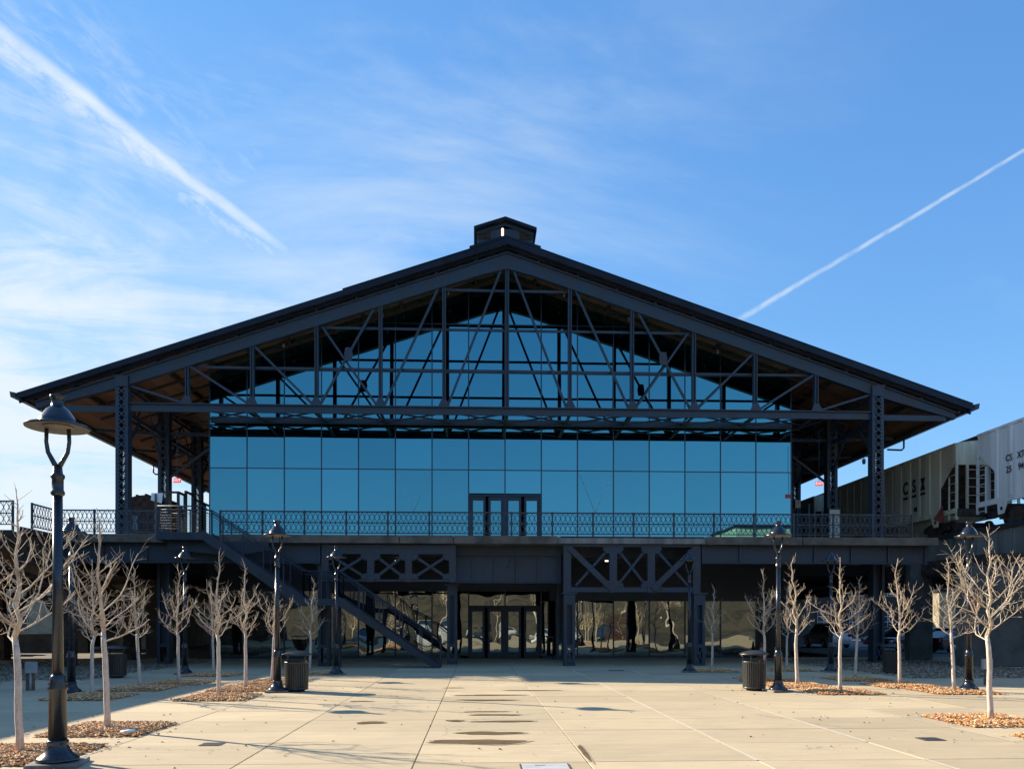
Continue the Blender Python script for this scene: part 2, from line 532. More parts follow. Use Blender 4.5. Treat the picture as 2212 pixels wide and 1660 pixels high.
M = dict(
    steel=mat("dark_blue_steel_paint", (0.017, 0.038, 0.064), 0.5, scale=1.3, base2=(0.030, 0.032, 0.038), bump=0.002, bscale=14),
    roofmetal=mat("dark_roof_metal", (0.013, 0.021, 0.036), 0.5, var=0.3, scale=0.8, spec=0.2),
    stair=mat("shaded_stair_steel", (0.018, 0.028, 0.043), 0.5, var=0.25, scale=2),  # stair steel with the shade it stands in put into its colour
    black=mat("black_lamp_paint", (0.016, 0.020, 0.028), 0.24, var=0.2, scale=9, spec=0.6, bump=0.001, bscale=60),
    wood=plank_mat(),
    timber=mat("dark_timber", (0.085, 0.058, 0.042), 0.65, var=0.3, scale=4),
    pane=glass_mat("coated_mirror_glass", (0.098, 0.280, 0.322), (0.01, 0.02, 0.03), 0.95, 0.0045, 0.42),
    shop=glass_mat("wavy_shop_glass", (0.36, 0.39, 0.35), (0.010, 0.014, 0.016), 0.78, 0.019, 0.65),
    clear=clear_glass("clear_glass", (0.86, 0.94, 0.95)),
    mull=mat("mullion_paint", (0.022, 0.045, 0.07), 0.35),
    slab=slab_mat(),
    joint=mat("joint_dirt", (0.09, 0.07, 0.045), 0.9),
    sealant=mat("pale_joint_sealant", (0.70, 0.60, 0.45), 0.6, var=0.1, scale=6),
    conc=mat("weathered_concrete", (0.27, 0.25, 0.225), 0.8, var=0.4, scale=1.6, streak=True, bump=0.01, bscale=12),
    kerb=mat("stained_edge_concrete", (0.15, 0.125, 0.10), 0.85, var=0.5, scale=1.3, base2=(0.06, 0.055, 0.045), bump=0.01, bscale=12),
    concd=mat("dark_stained_concrete", (0.125, 0.12, 0.105), 0.85, var=0.28, scale=1.2, bump=0.01, bscale=10),
    brick=mat("dark_red_brick", (0.085, 0.040, 0.030), 0.8, var=0.4, scale=5),
    mortar=mat("dark_mortar", (0.07, 0.06, 0.055), 0.9),
    asphalt=mat("asphalt", (0.055, 0.056, 0.06), 0.85, var=0.25, scale=3, bump=0.01, bscale=40),
    lot=mat("worn_asphalt", (0.15, 0.15, 0.15), 0.9, var=0.3, scale=1.5),
    plateg=mat("weathered_girder_plate", (0.20, 0.20, 0.185), 0.8, var=0.4, scale=1.2, streak=True),
    dirt=mat("bare_ground", (0.15, 0.125, 0.09), 0.9, var=0.4, scale=0.6, bump=0.03, bscale=8),
    hill=mat("dry_hillside", (0.095, 0.075, 0.045), 0.9, scale=0.45, base2=(0.03, 0.03, 0.02), bump=0.1, bscale=3),
    soil=mat("mulch_soil", (0.46, 0.22, 0.08), 0.95, var=0.4, scale=14, bump=0.02, bscale=40),
    chips=chip_mat("wood_chips", [(0.66, 0.34, 0.12), (0.55, 0.24, 0.075), (0.74, 0.50, 0.26), (0.42, 0.18, 0.06), (0.70, 0.38, 0.14), (0.80, 0.62, 0.42), (0.60, 0.28, 0.10)]),
    litter=chip_mat("leaf_litter", [(0.30, 0.25, 0.19), (0.20, 0.16, 0.12), (0.40, 0.34, 0.27), (0.24, 0.18, 0.12), (0.16, 0.13, 0.10)]),
    leaf=chip_mat("dry_leaves", [(0.22, 0.11, 0.05), (0.30, 0.17, 0.07), (0.13, 0.07, 0.04), (0.38, 0.22, 0.10)]),
    bark=bark_mat(),
    twig=mat('twig_bark', (0.58, 0.48, 0.36), 0.75, scale=7, base2=(0.36, 0.285, 0.205), spec=0.3),
    can=mat("dark_bronze_slats", (0.050, 0.048, 0.042), 0.38, var=0.3, scale=20),
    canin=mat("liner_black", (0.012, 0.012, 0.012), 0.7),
    lens=mat("frosted_lamp_glass", (0.20, 0.17, 0.125), 0.4, var=0.1),
    wet=mat("wet_concrete", (0.235, 0.158, 0.082), 0.32, scale=4, base2=(0.165, 0.108, 0.056), spec=0.2),
    damp=mat("damp_concrete", (0.37, 0.285, 0.175), 0.6, scale=9, base2=(0.46, 0.36, 0.225), spec=0.3),
    rust=mat("rusty_brown", (0.085, 0.050, 0.036), 0.8, var=0.5, scale=4),
    cartan=mat("weathered_tan_car_paint", (0.84, 0.72, 0.50), 0.6, var=0.2, scale=1.6, streak=True),
    cargrey=mat("weathered_grey_car_paint", (0.86, 0.83, 0.78), 0.6, var=0.16, scale=1.6, streak=True),
    cargreen=mat("weathered_olive_car_paint", (0.34, 0.35, 0.27), 0.65, var=0.3, scale=1.6, streak=True),
    navy=mat("navy_lettering", (0.022, 0.026, 0.055), 0.6, var=0.15, scale=12),
    bayshade=mat("reddish_bay_shade", (0.42, 0.10, 0.075), 0.7, var=0.3),  # shading of the hopper bay as one reddish colour
    orange=mat("orange_board", (0.75, 0.22, 0.07), 0.6, var=0.15),
    cone=mat("orange_cone", (0.62, 0.13, 0.05), 0.5, var=0.2),
    white=mat("white_paint", (0.76, 0.76, 0.74), 0.4, var=0.08),
    grey=mat("grey_cabinet_paint", (0.36, 0.37, 0.38), 0.5, var=0.15),
    post=mat("brown_wood_post", (0.17, 0.12, 0.08), 0.8, var=0.3, scale=8),
    beige=mat("beige_stucco", (0.42, 0.36, 0.24), 0.8, var=0.2, scale=1.5),
    cream=mat("cream_wall", (0.66, 0.60, 0.44), 0.8, var=0.12, scale=0.8),
    tan=mat("tan_wall", (0.36, 0.30, 0.20), 0.8, var=0.3, scale=1),
    winglass=mat("window_glass", (0.03, 0.05, 0.07), 0.08, var=0.1, spec=0.8),
    tyre=mat("tyre_rubber", (0.02, 0.02, 0.02), 0.8),
    rim=mat("alloy_rim", (0.45, 0.46, 0.48), 0.3, metal=0.7, var=0.1),
    head=mat("headlight_lens", (0.75, 0.77, 0.8), 0.1, var=0.05, spec=0.8),
    tail=mat("tail_light_lens", (0.45, 0.02, 0.02), 0.2, var=0.05),
    plate=mat("number_plate", (0.7, 0.72, 0.72), 0.4, var=0.05),
    red=emit("lit_red_sign", (0.9, 0.10, 0.12), 0.42),
    exitw=emit("lit_sign_letters", (1.0, 0.75, 0.75), 0.6),
    lit=emit("lit_lamp", (1.0, 0.86, 0.68), 1.6),
    litedge=mat("copper_rim", (0.35, 0.08, 0.03), 0.4),
    iron=mat("cast_iron_cover", (0.045, 0.047, 0.055), 0.6, var=0.3, scale=20),
    palecov=mat("pale_cover", (0.55, 0.55, 0.54), 0.6, var=0.15, scale=5),
)
CARCOL = {k: mat("car_paint_" + k, c, 0.22, var=0.05, coat=0.6) for k, c in
          dict(navy=(0.018, 0.026, 0.045), dark=(0.02, 0.022, 0.028), red=(0.25, 0.03, 0.03), silver=(0.42, 0.44, 0.47), white=(0.75, 0.76, 0.77)).items()}

# ------------------------------------------------------------------ ground, plaza, roads
g = MB()
g.add([(-900, -900, -0.30), (900, -900, -0.30), (900, 900, -0.30), (-900, 900, -0.30)], [(0, 1, 2, 3)])
tag(g.build('ground', M['dirt']), kind='structure')
plaza = tag(B(-24, 26, -1.6, 40.5, -0.25, -0.125).build('plaza', M['joint']), kind='structure')
XL = [-13.47 + 2.12 * i for i in range(14)]
YL = [8.42 + 1.48 * i for i in range(22)]
sm = B(0.006, 2.114, 0.005, 1.475, -0.12, 0.0).build('paving_slab', M['slab'], plaza, bevel=0.006)
first = True
for yi in range(len(YL) - 1):
    for xi in range(len(XL) - 1):
        dz_ = rnd.uniform(-0.002, 0.002)
        if first:
            sm.location = (XL[0], YL[0], 0)
            first = False
        else:
            inst(sm, plaza, (XL[xi], YL[yi], dz_))
rest = MB()   # slabs beyond the ones one can tell apart, joined
for x0, x1, y0, y1 in ((-24, -13.48, -1.52, 40.5), (14.1, 26, -1.52, 40.5)):
    nx = max(1, round((x1 - x0) / 2.12))
    ny = round((y1 - y0) / 1.48)
    for i in range(nx):
        for j in range(ny):
            rest.box(x0 + i * (x1 - x0) / nx + .006, x0 + (i + 1) * (x1 - x0) / nx - .006, y0 + j * 1.4834 + .005, y0 + (j + 1) * 1.4834 - .005, -0.12, -0.002)
for i in range(13):
    for j in range(6):
        rest.box(XL[i] + .006, XL[i + 1] - .006, YL[0] - (j + 1) * 1.48 + .005, YL[0] - j * 1.48 - .005, -0.12, -0.001)
tag(rest.build('outer_slabs', M['slab'], plaza), kind='stuff')
for k, (x, wd) in enumerate(((3.49, .030), (5.61, .034), (7.73, .026))):
    j = MB()
    ys = [8.42 + 1.48 * i for i in range(15)]
    for i in range(len(ys) - 1):
        wv_ = wd * rnd.uniform(.6, 1.15)
        if rnd.random() < 0.86:
            j.add([(x - wv_, ys[i], .0045), (x + wv_ * .8, ys[i], .0045), (x + wv_, ys[i + 1], .0045), (x - wv_ * .8, ys[i + 1], .0045)], [(0, 1, 2, 3)])
    j.build('joint_sealant', M['sealant'], plaza)

tag(B(-400, 400, -12.4, -1.9, -0.29, -0.15).build('street', M['asphalt']), kind='structure')
tag(B(-60, 60, -1.9, -1.61, -0.28, 0.0).build('kerb', M['conc']), kind='structure')
tag(B(19.9, 140, 41.5, 130, -0.29, -0.06).build('parking_lot', M['lot']), kind='structure')
hl = MB()
hv, hf = [], []
for i in range(61):
    for j in range(9):
        x = -300 + i * 10
        hv.append((x, -12.6 - j * 5.5, -0.2 + 11.5 * (1 - math.cos(min(1, j / 7) * math.pi)) / 2 + (rnd.uniform(-.5, .5) if 0 < j else 0)))
for i in range(60):
    for j in range(8):
        hf.append((i * 9 + j, i * 9 + j + 1, (i + 1) * 9 + j + 1, (i + 1) * 9 + j))
hl.add(hv, hf, True)
tag(hl.build('hillside', M['hill']), kind='structure')

# leaf litter strips beside the walk
def litter(name, x0, x1, y0, y1, n, mt, label, sz=(.02, .055), h=0.015):
    q = MB()
    for _ in range(n):
        x, y = rnd.uniform(x0, x1), rnd.uniform(y0, y1)
        s_ = rnd.uniform(*sz)
        a = rnd.uniform(0, 6.28)
        dx, dy = math.cos(a) * s_, math.sin(a) * s_
        z = rnd.uniform(.004, h + .004)
        q.add([(x - dx, y - dy, z), (x + dy * .5, y - dx * .5, z + rnd.uniform(0, .04)), (x + dx, y + dy, z + rnd.uniform(0, .03)), (x - dy * .5, y + dx * .5, z)], [(0, 1, 2, 3)])
    o = q.build(name, mt, fixn=False)
    tag(o, label, 'leaf litter', kind='stuff')

litter('leaf_litter', 13.3, 20.5, 24.2, 37, 15000, M['litter'], 'dry leaf litter strewn along the walk under the rail viaduct')
litter('leaf_litter', -20, -11.6, 24.5, 36, 13000, M['litter'], 'dry leaf litter strewn under the platform beside the brown girders')
litter('leaf_litter', -20, -13.2, 20, 25, 1500, M['litter'], 'thin scatter of dry leaves around the left utility box')

# ------------------------------------------------------------------ the hall
X0 = 1.43
HALL = empty('station_hall', (X0, 37, 0), 'large gabled steel and glass train hall behind the plaza with wide eaves', 'building')
DECKZ = 5.11
def roofz(x): return 19.10 - 0.336 * abs(x - X0)
HW = 21.62
YF, YB = 36.6, 96.0
# roof slopes
for sgn in (-1, 1):
    e = X0 + sgn * HW
    q = MB()
    q.prism([(X0, 19.10), (e, roofz(e)), (e, roofz(e) - .16), (X0, 18.94)], YF, YB)
    q.build('roof_slope', M['roofmetal'], HALL)
    # upper roofing layer that stops short (the small step in the outline)
    q = MB()
    e2 = X0 + sgn * (7.4 if sgn < 0 else HW - .02)
    q.prism([(X0, 19.15), (e2, roofz(e2) + .05), (e2, roofz(e2) + .003), (X0, 19.103)], YF - .04, YB)
    q.build('roofing_layer', M['roofmetal'], HALL)
    # boarding under the roof: boards one by one
    n = 42
    for i in range(n):
        xa, xb = X0 + sgn * (HW - .15) * i / n, X0 + sgn * ((HW - .15) * (i + 1) / n - .012)
        q = MB()
        q.prism([(xa, roofz(xa) - .163), (xb, roofz(xb) - .163), (xb, roofz(xb) - .235), (xa, roofz(xa) - .235)], YF + .03, YB - .5)
        q.build('roof_board', M['wood'], HALL)
    # rake boards
    for (a, b, y0, y1, nm) in ((.03, .30, YF - .07, YF - .002, 'rake_fascia'), (.16, .40, YF + .16, YF + .26, 'rake_beam')):
        q = MB()
        q.prism([(X0, 19.10 - a), (e, roofz(e) - a), (e, roofz(e) - b), (X0, 19.10 - b)], y0, y1)
        q.build(nm, M['roofmetal'], HALL)
    # eave gutter
    q = MB()
    q.prism([(e + sgn * .02, roofz(e) - .02), (e + sgn * .26, roofz(e) + .03), (e + sgn * .22, roofz(e) - .22), (e - sgn * .25, roofz(e) - .34), (e + sgn * .02, roofz(e) - .18)], YF - .1, YB)
    q.build('eave_gutter', M['steel'], HALL)
    # purlins below the boarding
    for i in range(12):
        x = X0 + sgn * (1.44 + 1.79 * i)
        zt = roofz(x) - .24
        if i == 0:
            pm = B(x - .06, x + .06, YF + .28, YB - 1, zt - .26, zt - .022).build('purlin', M['timber'], HALL)
            p0 = pm
        else:
            inst(p0, HALL, (sgn * 1.79 * i, 0, -0.336 * 1.79 * i))
    # rafters along the slope
    for k, y in enumerate([YF + 1.3 + 1.6 * i for i in range(12)]):
        q = MB()
        q.prism([(X0 + sgn * .1, 18.58), (e - sgn * 1.6, roofz(e - sgn * 1.6) - .50), (e - sgn * 1.6, roofz(e - sgn * 1.6) - .62), (X0 + sgn * .1, 18.40)], y - .05, y + .05)
        q.build('rafter', M['timber'], HALL)
    # bent gutter pipes near the eave
    for y in ((42.6,) if sgn > 0 else (51.6,)):
        xx = e - sgn * .05
        zz = roofz(e) - .3
        MB().tube([(xx, y, zz), (xx, y, zz - .42), (xx - sgn * .12, y, zz - .54), (xx - sgn * .9, y, zz - .52)], .05, 8).build('downpipe', M['steel'], HALL)

# front truss
YT = 37.1
BAY = 2.88
ZB = 11.54
def chz(x): return 18.36 - 0.336 * abs(x - X0)
xs = [X0 + BAY * i for i in range(-6, 7)]
xs[0] = -15.55
xs[12] = 18.45
TR = MB().box(-15.78, 18.68, YT - .16, YT + .16, ZB - .03, ZB + .02).build('truss_bottom_chord', M['steel'], HALL)
B(-15.6, 18.5, YT - .05, YT + .05, ZB - .34, ZB - .034).build('web_plate', M['steel'], TR)
for sgn in (-1, 1):
    q = MB()
    e = X0 + sgn * 21.0
    q.prism([(X0, 18.60), (e, 18.60 - .336 * 21.0), (e, 18.30 - .336 * 21.0), (X0 + sgn * 17.2, 18.06 - .336 * 17.2), (X0 + sgn * 1.2, 17.98 - .336 * 1.2), (X0, 17.88)], YT - .14, YT + .14)
    tch = q.build('truss_top_chord', M['steel'], HALL)
    q = MB()
    q.prism([(X0, 18.62), (e, 18.62 - .336 * 21.0), (e, 18.56 - .336 * 21.0), (X0, 18.56)], YT - .22, YT - .142)
    q.build('flange', M['steel'], tch)
for i in range(-6, 7):
    x = xs[i + 6]
    wd = .17 if abs(i) < 6 else .14
    q = MB()
    zt = chz(x) - .1
    q.box(x - wd / 2, x - wd / 2 + .05, YT - .12, YT + .12, ZB + .022, zt)
    q.box(x + wd / 2 - .05, x + wd / 2, YT - .12, YT + .12, ZB + .022, zt)
    q.box(x - wd / 2 + .05, x + wd / 2 - .05, YT - .03, YT + .03, ZB + .022, zt)
    if 0 < abs(i) < 6:
        q.prism([(x - .26, ZB + .023), (x + .26, ZB + .023), (x + .11, ZB + .34), (x - .11, ZB + .34)], YT - .145, YT - .122)
    q.build('truss_post', M['steel'], HALL)
def brace(xa, za, xb, zb, y=YT, wd=.10, nm='truss_diagonal'):
    return MB().beam((xa, y, za), (xb, y, zb), wd, .09).build(nm, M['steel'], HALL)
for sgn in (-1, 1):
    P = lambda i: X0 + sgn * BAY * i
    d = sgn * .16
    brace(X0 + sgn * .28, chz(X0) - .5, P(1) - d, ZB + .05, YT - .02)
    brace(P(1) + d, chz(P(1)) - .2, P(2) - d, ZB + .05, YT - .02)
    brace(P(2) + d, chz(P(2)) - .2, P(3) - d, ZB + .05, YT - .02)
    brace(P(3) - d, chz(P(3)) - .2, P(2) + d, ZB + .05, YT + .08)
    brace(P(4) + 0 * d, chz(P(4)) - .2, P(3) + d, ZB + .05, YT - .02)
    brace(P(5) + 0 * d, chz(P(5)) - .2, P(4) + d, ZB + .05, YT - .02)
    brace(P(6) - sgn * .3, chz(P(6)) - .2, P(5) + d, ZB + .05, YT - .02)
    xm = P(2.5)
    zm = (ZB + .05 + chz(P(2.5))) / 2 + .12
    MB().prism([(xm - .14, zm - .3), (xm + .14, zm - .3), (xm + .19, zm), (xm + .14, zm + .3), (xm - .14, zm + .3), (xm - .19, zm)], YT - .10, YT - .067).build('gusset_plate', M['steel'], HALL)
for z, k in ((16.96, 1), (15.14, 3), (13.27, 5)):
    B(X0 - BAY * k + .09, X0 + BAY * k - .09, YT + .125, YT + .19, z - .055, z + .055).build('truss_strut', M['steel'], HALL)
# horizontal wind bracing between the truss and the glass wall
B(-12.6, 15.45, 39.12, 39.3, ZB - .30, ZB - .02).build('wind_beam', M['steel'], HALL)
for i in range(-5, 5):
    xa, xb = X0 + BAY * i, X0 + BAY * (i + 1)
    q = MB()
    q.beam((xa, YT + .18, ZB - .14), (xb, 39.1, ZB - .14), .11, .05, (0, 0, 1))
    q.beam((xb, YT + .18, ZB - .21), (xa, 39.1, ZB - .21), .11, .05, (0, 0, 1))
    q.build('wind_brace', M['steel'], HALL)
for i in range(-4, 6):
    x = X0 + BAY * i
    B(x - .07, x + .07, YT + .17, 39.1, ZB - .30, ZB - .24).build('wind_strut', M['steel'], HALL)
# eave ties
for sgn in (-1, 1):
    x1 = X0 + sgn * 20.6
    xa = X0 + sgn * 17.5
    B(min(x1, xa), max(x1, xa), YT - .06, YT + .06, 11.16, 11.42).build('eave_tie', M['steel'], HALL)

# lattice columns
def lattice_column(x, y, z0, z1, wd=.55, plain=None):
    c = MB()
    h = wd / 2
    for sx in (-1, 1):
        c.box(x + sx * h - (.15 if sx > 0 else 0), x + sx * h + (0 if sx > 0 else .15), y - .22, y - .20, z0, z1)
        c.box(x + sx * h - (.15 if sx > 0 else 0), x + sx * h + (0 if sx > 0 else .15), y + .20, y + .22, z0, z1)
        xo = x + sx * (h - .01)
        c.box(xo - .01, xo + .01, y - .198, y + .198, z0, z1)
    o = c.build('lattice_column', M['steel'], HALL)
    q = MB()
    st = wd * .62
    z = z0 + .3
    while z + st < z1 - .4:
        for yy in (-.212, .212):
            q.beam((x - h + .1, y + yy * 1.07, z), (x + h - .1, y + yy * 1.07, z + st), .055, .012)
            q.beam((x + h - .1, y + yy * 1.14, z), (x - h + .1, y + yy * 1.14, z + st), .055, .012)
        z += st
    q.build('lacing', M['steel'], o)['kind'] = 'stuff'
    B(x - h - .012, x + h + .012, y - .26, y + .26, z0, z0 + .28).build('base_plate', M['steel'], o)
    B(x - h - .012, x + h + .012, y - .26, y - .245, z1 - .5, z1).build('head_plate', M['steel'], o)
for xx in (-15.79, 18.69):
    for k in range(9):
        lattice_column(xx, YT + 4.82 * k, DECKZ, 12.75)
# knee braces and side trusses of the aisles
for xx, sgn in ((-15.79, -1), (18.69, 1)):
    wall = -12.77 if sgn < 0 else 15.61
    for k in range(1, 7):
        y = YT + 4.82 * k
        q = MB()
        q.beam((xx + sgn * .2, y, 11.3), (X0 + sgn * 20.6, y, 11.45), .16, .12)
        q.beam((xx, y, 11.3), (wall, y, 11.3), .16, .12)
        q.beam((xx, y, 8.9), (wall, y, 11.2), .11, .1)
        q.beam((xx, y, 12.5), (wall, y, 11.45), .09, .09)
        q.build('aisle_frame', M['steel'], HALL)
    for k in range(0, 7):
        y = YT + 4.82 * k
        q = MB()
        q.beam((xx, y + .25, 9.6), (xx, y + 1.7, 11.1), .09, .1, (1, 0, 0))
        q.beam((xx, y + 4.57, 9.6), (xx, y + 3.1, 11.1), .09, .1, (1, 0, 0))
        q.beam((xx, y + .25, 11.15), (xx, y + 4.57, 11.15), .16, .12, (1, 0, 0))
        q.beam((xx, y + .25, 12.3), (xx, y + 4.57, 12.3), .14, .12, (1, 0, 0))
        for t_ in range(4):
            q.beam((xx, y + .25 + t_ * 1.08, 11.15 if t_ % 2 else 12.3), (xx, y + 1.33 + t_ * 1.08, 12.3 if t_ % 2 else 11.15), .07, .06, (1, 0, 0))
        q.build('aisle_girder', M['steel'], HALL)

# glass front: panes one by one
GY = 39.5
KX = [-12.77 + 1.77375 * k for k in range(17)]
ROWS = [DECKZ + .02, 9.15, 11.51, 13.87, 16.23, 18.9]
def ceil_z(x): return roofz(x) - .26
def pane(x0, x1, z0, z1, y, mt, parent, nm='glass_pane', tilt=.004):
    a, b = min(z1, ceil_z(x0)), min(z1, ceil_z(x1))
    if max(a, b) <= z0 + .03: return
    pts = []
    if a > z0 + .02 and b > z0 + .02:
        pts = [(x0, z0), (x1, z0), (x1, b), (x0, a)]
        for zl, zr in ((a, b),):
            if a < z1 - .001 and b >= z1 - .001:
                xc = x0 + (x1 - x0) * (z1 - ceil_z(x0)) / (ceil_z(x1) - ceil_z(x0)); pts = [(x0, z0), (x1, z0), (x1, z1), (xc, z1), (x0, a)]
            if b < z1 - .001 and a >= z1 - .001:
                xc = x0 + (x1 - x0) * (z1 - ceil_z(x0)) / (ceil_z(x1) - ceil_z(x0)); pts = [(x0, z0), (x1, z0), (x1, b), (xc, z1), (x0, z1)]
    elif a > z0:
        xc = x0 + (x1 - x0) * (z0 - ceil_z(x0)) / (ceil_z(x1) - ceil_z(x0)); pts = [(x0, z0), (xc, z0), (x0, a)]
    else:
        xc = x0 + (x1 - x0) * (z0 - ceil_z(x0)) / (ceil_z(x1) - ceil_z(x0)); pts = [(xc, z0), (x1, z0), (x1, b)]
    tx, tz = rnd.uniform(-tilt, tilt), rnd.uniform(-tilt, tilt)
    q = MB()
    n = len(pts)
    cx, cz = (x0 + x1) / 2, (z0 + z1) / 2
    fr = [(px, y + (px - cx) * tx + (pz - cz) * tz * .6, pz) for px, pz in pts]
    bk = [(px, yy + .02, pz) for px, yy, pz in fr]
    q.add(fr + bk, [tuple(range(n)), tuple(range(2 * n - 1, n - 1, -1))] + [(i, i + n, (i + 1) % n + n, (i + 1) % n) for i in range(n)])
    q.build(nm, mt, parent)
for k in range(16):
    for r in range(5):
        z0 = ROWS[r] + .022
        if k in (7, 8) and r == 0: z0 = 8.02
        pane(KX[k] + .024, KX[k + 1] - .024, z0, ROWS[r + 1] - .022, GY, M['pane'], HALL)
for k in range(17):
    B(KX[k] - .03, KX[k] + .03, GY - .012, GY + .14, DECKZ, ceil_z(KX[k])).build('mullion', M['mull'], HALL)
for z in ROWS[1:5]:
    half = (ceil_z(X0) - z) / .336
    xa, xb = max(KX[0], X0 - half), min(KX[16], X0 + half)
    B(xa, xb, GY - .005, GY + .12, z - .026, z + .026).build('transom', M['mull'], HALL)
for k in (5, 10):
    for xa in (KX[k] + .1, KX[k + 1] - .1):
        MB().tube([(xa, GY - .03, 9.0), ((KX[k] + KX[k + 1]) / 2, GY - .03, 7.1)], .007, 5).build('brace_wire', M['white'], HALL)
# dark inside behind the glass, side and back walls, floor
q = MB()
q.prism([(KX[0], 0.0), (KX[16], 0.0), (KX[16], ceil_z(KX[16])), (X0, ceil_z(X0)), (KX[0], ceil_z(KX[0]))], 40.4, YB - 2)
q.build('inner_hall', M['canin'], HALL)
for x in (KX[0], KX[16]):
    B(x - .06, x + .06, GY + .16, 40.6, 0, ceil_z(x)).build('corner_post', M['steel'], HALL)

# upper doors: frame and four leaves
DX = [-.32, .54, 1.40, 2.28, 3.16]
def doors(x_list, y, z0, z1, parent, glass, kick=.25):
    q = MB()
    q.box(x_list[0], x_list[-1], y - .1, y + .05, z1, z1 + .09)
    q.box(x_list[0], x_list[0] + .07, y - .1, y + .05, z0, z1)
    q.box(x_list[-1] - .07, x_list[-1], y - .1, y + .05, z0, z1)
    mid = x_list[len(x_list) // 2]
    q.box(mid - .07, mid + .07, y - .1, y + .05, z0, z1)
    q.build('door_frame', M['steel'], parent)
    for i in range(len(x_list) - 1):
        a, b = x_list[i] + .075, x_list[i + 1] - .075
        w_ = .11
        q = MB()
        q.box(a, a + w_, y - .06, y + .02, z0 + .02, z1 - .01)
        q.box(b - w_, b, y - .06, y + .02, z0 + .02, z1 - .01)
        q.box(a + w_, b - w_, y - .06, y + .02, z1 - .20, z1 - .01)
        q.box(a + w_, b - w_, y - .06, y + .02, z0 + .02, z0 + kick)
        lf = q.build('door', M['steel'], parent)
        B(a + w_, b - w_, y - .03, y - .01, z0 + kick, z1 - .20).build('door_glass', glass, lf)
        hx = b - w_ / 2 if i % 2 == 0 else a + w_ / 2
        MB().tube([(hx, y - .06, z0 + .95), (hx, y - .13, z0 + .98), (hx, y - .13, z0 + 1.25), (hx, y - .06, z0 + 1.28)], .014, 6).build('handle', M['rim'], lf)
doors(DX, GY - .02, DECKZ, 7.86, HALL, M['pane'])

# cupola on the ridge
CY = 36.85
cx = X0 - .1
cup = B(cx - 1.28, cx + 1.28, CY, CY + 9, 18.7, 19.62).build('cupola', M['steel'], HALL)
def cz(x): return 20.02 - .33 * abs(x - cx)
for sgn in (-1, 1):
    q = MB()
    e = cx + sgn * 1.42
    q.prism([(cx, 20.04), (e, cz(e) + .02), (e, cz(e) - .12), (cx, 19.90)], CY - .32, CY + 9.3)
    q.build('cupola_roof', M['roofmetal'], cup)
    q = MB()
    e = cx + sgn * 1.3
    q.prism([(cx, 19.90), (e, cz(e) - .125), (e, cz(e) - .26), (cx, 19.74)], CY - .06, CY - .003)
    q.build('cupola_fascia', M['steel'], cup)
    q = MB()
    xa, xb = cx + sgn * .66, cx + sgn * 1.24
    for i in range(6):
        z = 19.14 + .06 * i
        q.prism([(CY - .05, z), (CY - .004, z + .05), (CY - .004, z + .065), (CY - .05, z + .015)], min(xa, xb), max(xa, xb), 'x')
    q.build('louvre', M['timber'], cup)
    q = MB()
    e = cx + sgn * 1.62
    q.prism([(cx, 19.27), (e, roofz(e) + .22), (e, roofz(e) + .05), (cx, 19.10)], CY - .16, CY + 9)
    q.build('cupola_flashing', M['roofmetal'], cup)
lx = cx - .12
q = MB()
def pill(x, y, z0, z1, r, t, q):
    pts = [(x + r * math.cos(a), z0 + r * math.sin(a)) for a in [math.pi + math.pi * i / 8 for i in range(9)]]
    pts += [(x + r * math.cos(a), z1 + r * math.sin(a)) for a in [math.pi * i / 8 for i in range(9)]]
    q.prism(pts, y - t, y)
pill(lx, CY - .004, 19.33, 19.58, .08, .03, q)
lo = q.build('lamp_rim', M['litedge'], cup)
q = MB()
pill(lx, CY - .036, 19.33, 19.58, .05, .02, q)
q.build('lamp_glass', M['lit'], cup)
MB().tube([(cx - .25, CY + .6, 19.9), (cx - .25, CY + .6, 20.42)], .014, 6).build('lightning_rod', M['white'], cup)
q = MB()
for x, z in ((-1.3, 17.3), (4.2, 17.3), (-4.4, 16.2), (7.3, 16.2), (-9, 14.7), (11.6, 14.7)):
    q.lathe([(.05, -.08), (.05, .08)], 8, (x, 38.4, z))
q.build('ceiling_spotlight', M['grey'], HALL)

# storefront under the deck
LX = [KX[0] + 1.77375 * k for k in range(16)]
for k in range(15):
    a, b = KX[k] + .03, KX[k + 1] - .03
    if k in (7, 8):
        zt = 3.22
        pane(a, b, 2.56, zt, GY, M['shop'], HALL, 'shop_pane', .006)
        continue
    zt = 3.24 if k < 9 else 2.78
    pane(a, b, .12, zt, GY, M['shop'], HALL, 'shop_pane', .006)
for k in range(16):
    B(KX[k] - .032, KX[k] + .032, GY - .05, GY + .1, .1, 3.3 if k < 10 else 2.8).build('shop_mullion', M['mull'], HALL)
B(KX[0], KX[7] - .4, GY - .06, GY + .1, 0, .115).build('shop_sill', M['mull'], HALL)
B(KX[9] + .05, KX[15], GY - .06, GY + .1, 0, .115).build('shop_sill', M['mull'], HALL)
B(KX[0] - .1, KX[9] + .4, GY - .10, GY + .12, 3.24, 4.6).build('soffit_fascia', M['steel'], HALL)
B(KX[9] + .4, KX[16] + .2, GY - .12, GY + .12, 2.79, 4.6).build('soffit_fascia', M['steel'], HALL)
doors([-.36, .5, 1.40, 2.27, 3.14], GY - .03, .0, 2.46, HALL, M['shop'], .3)
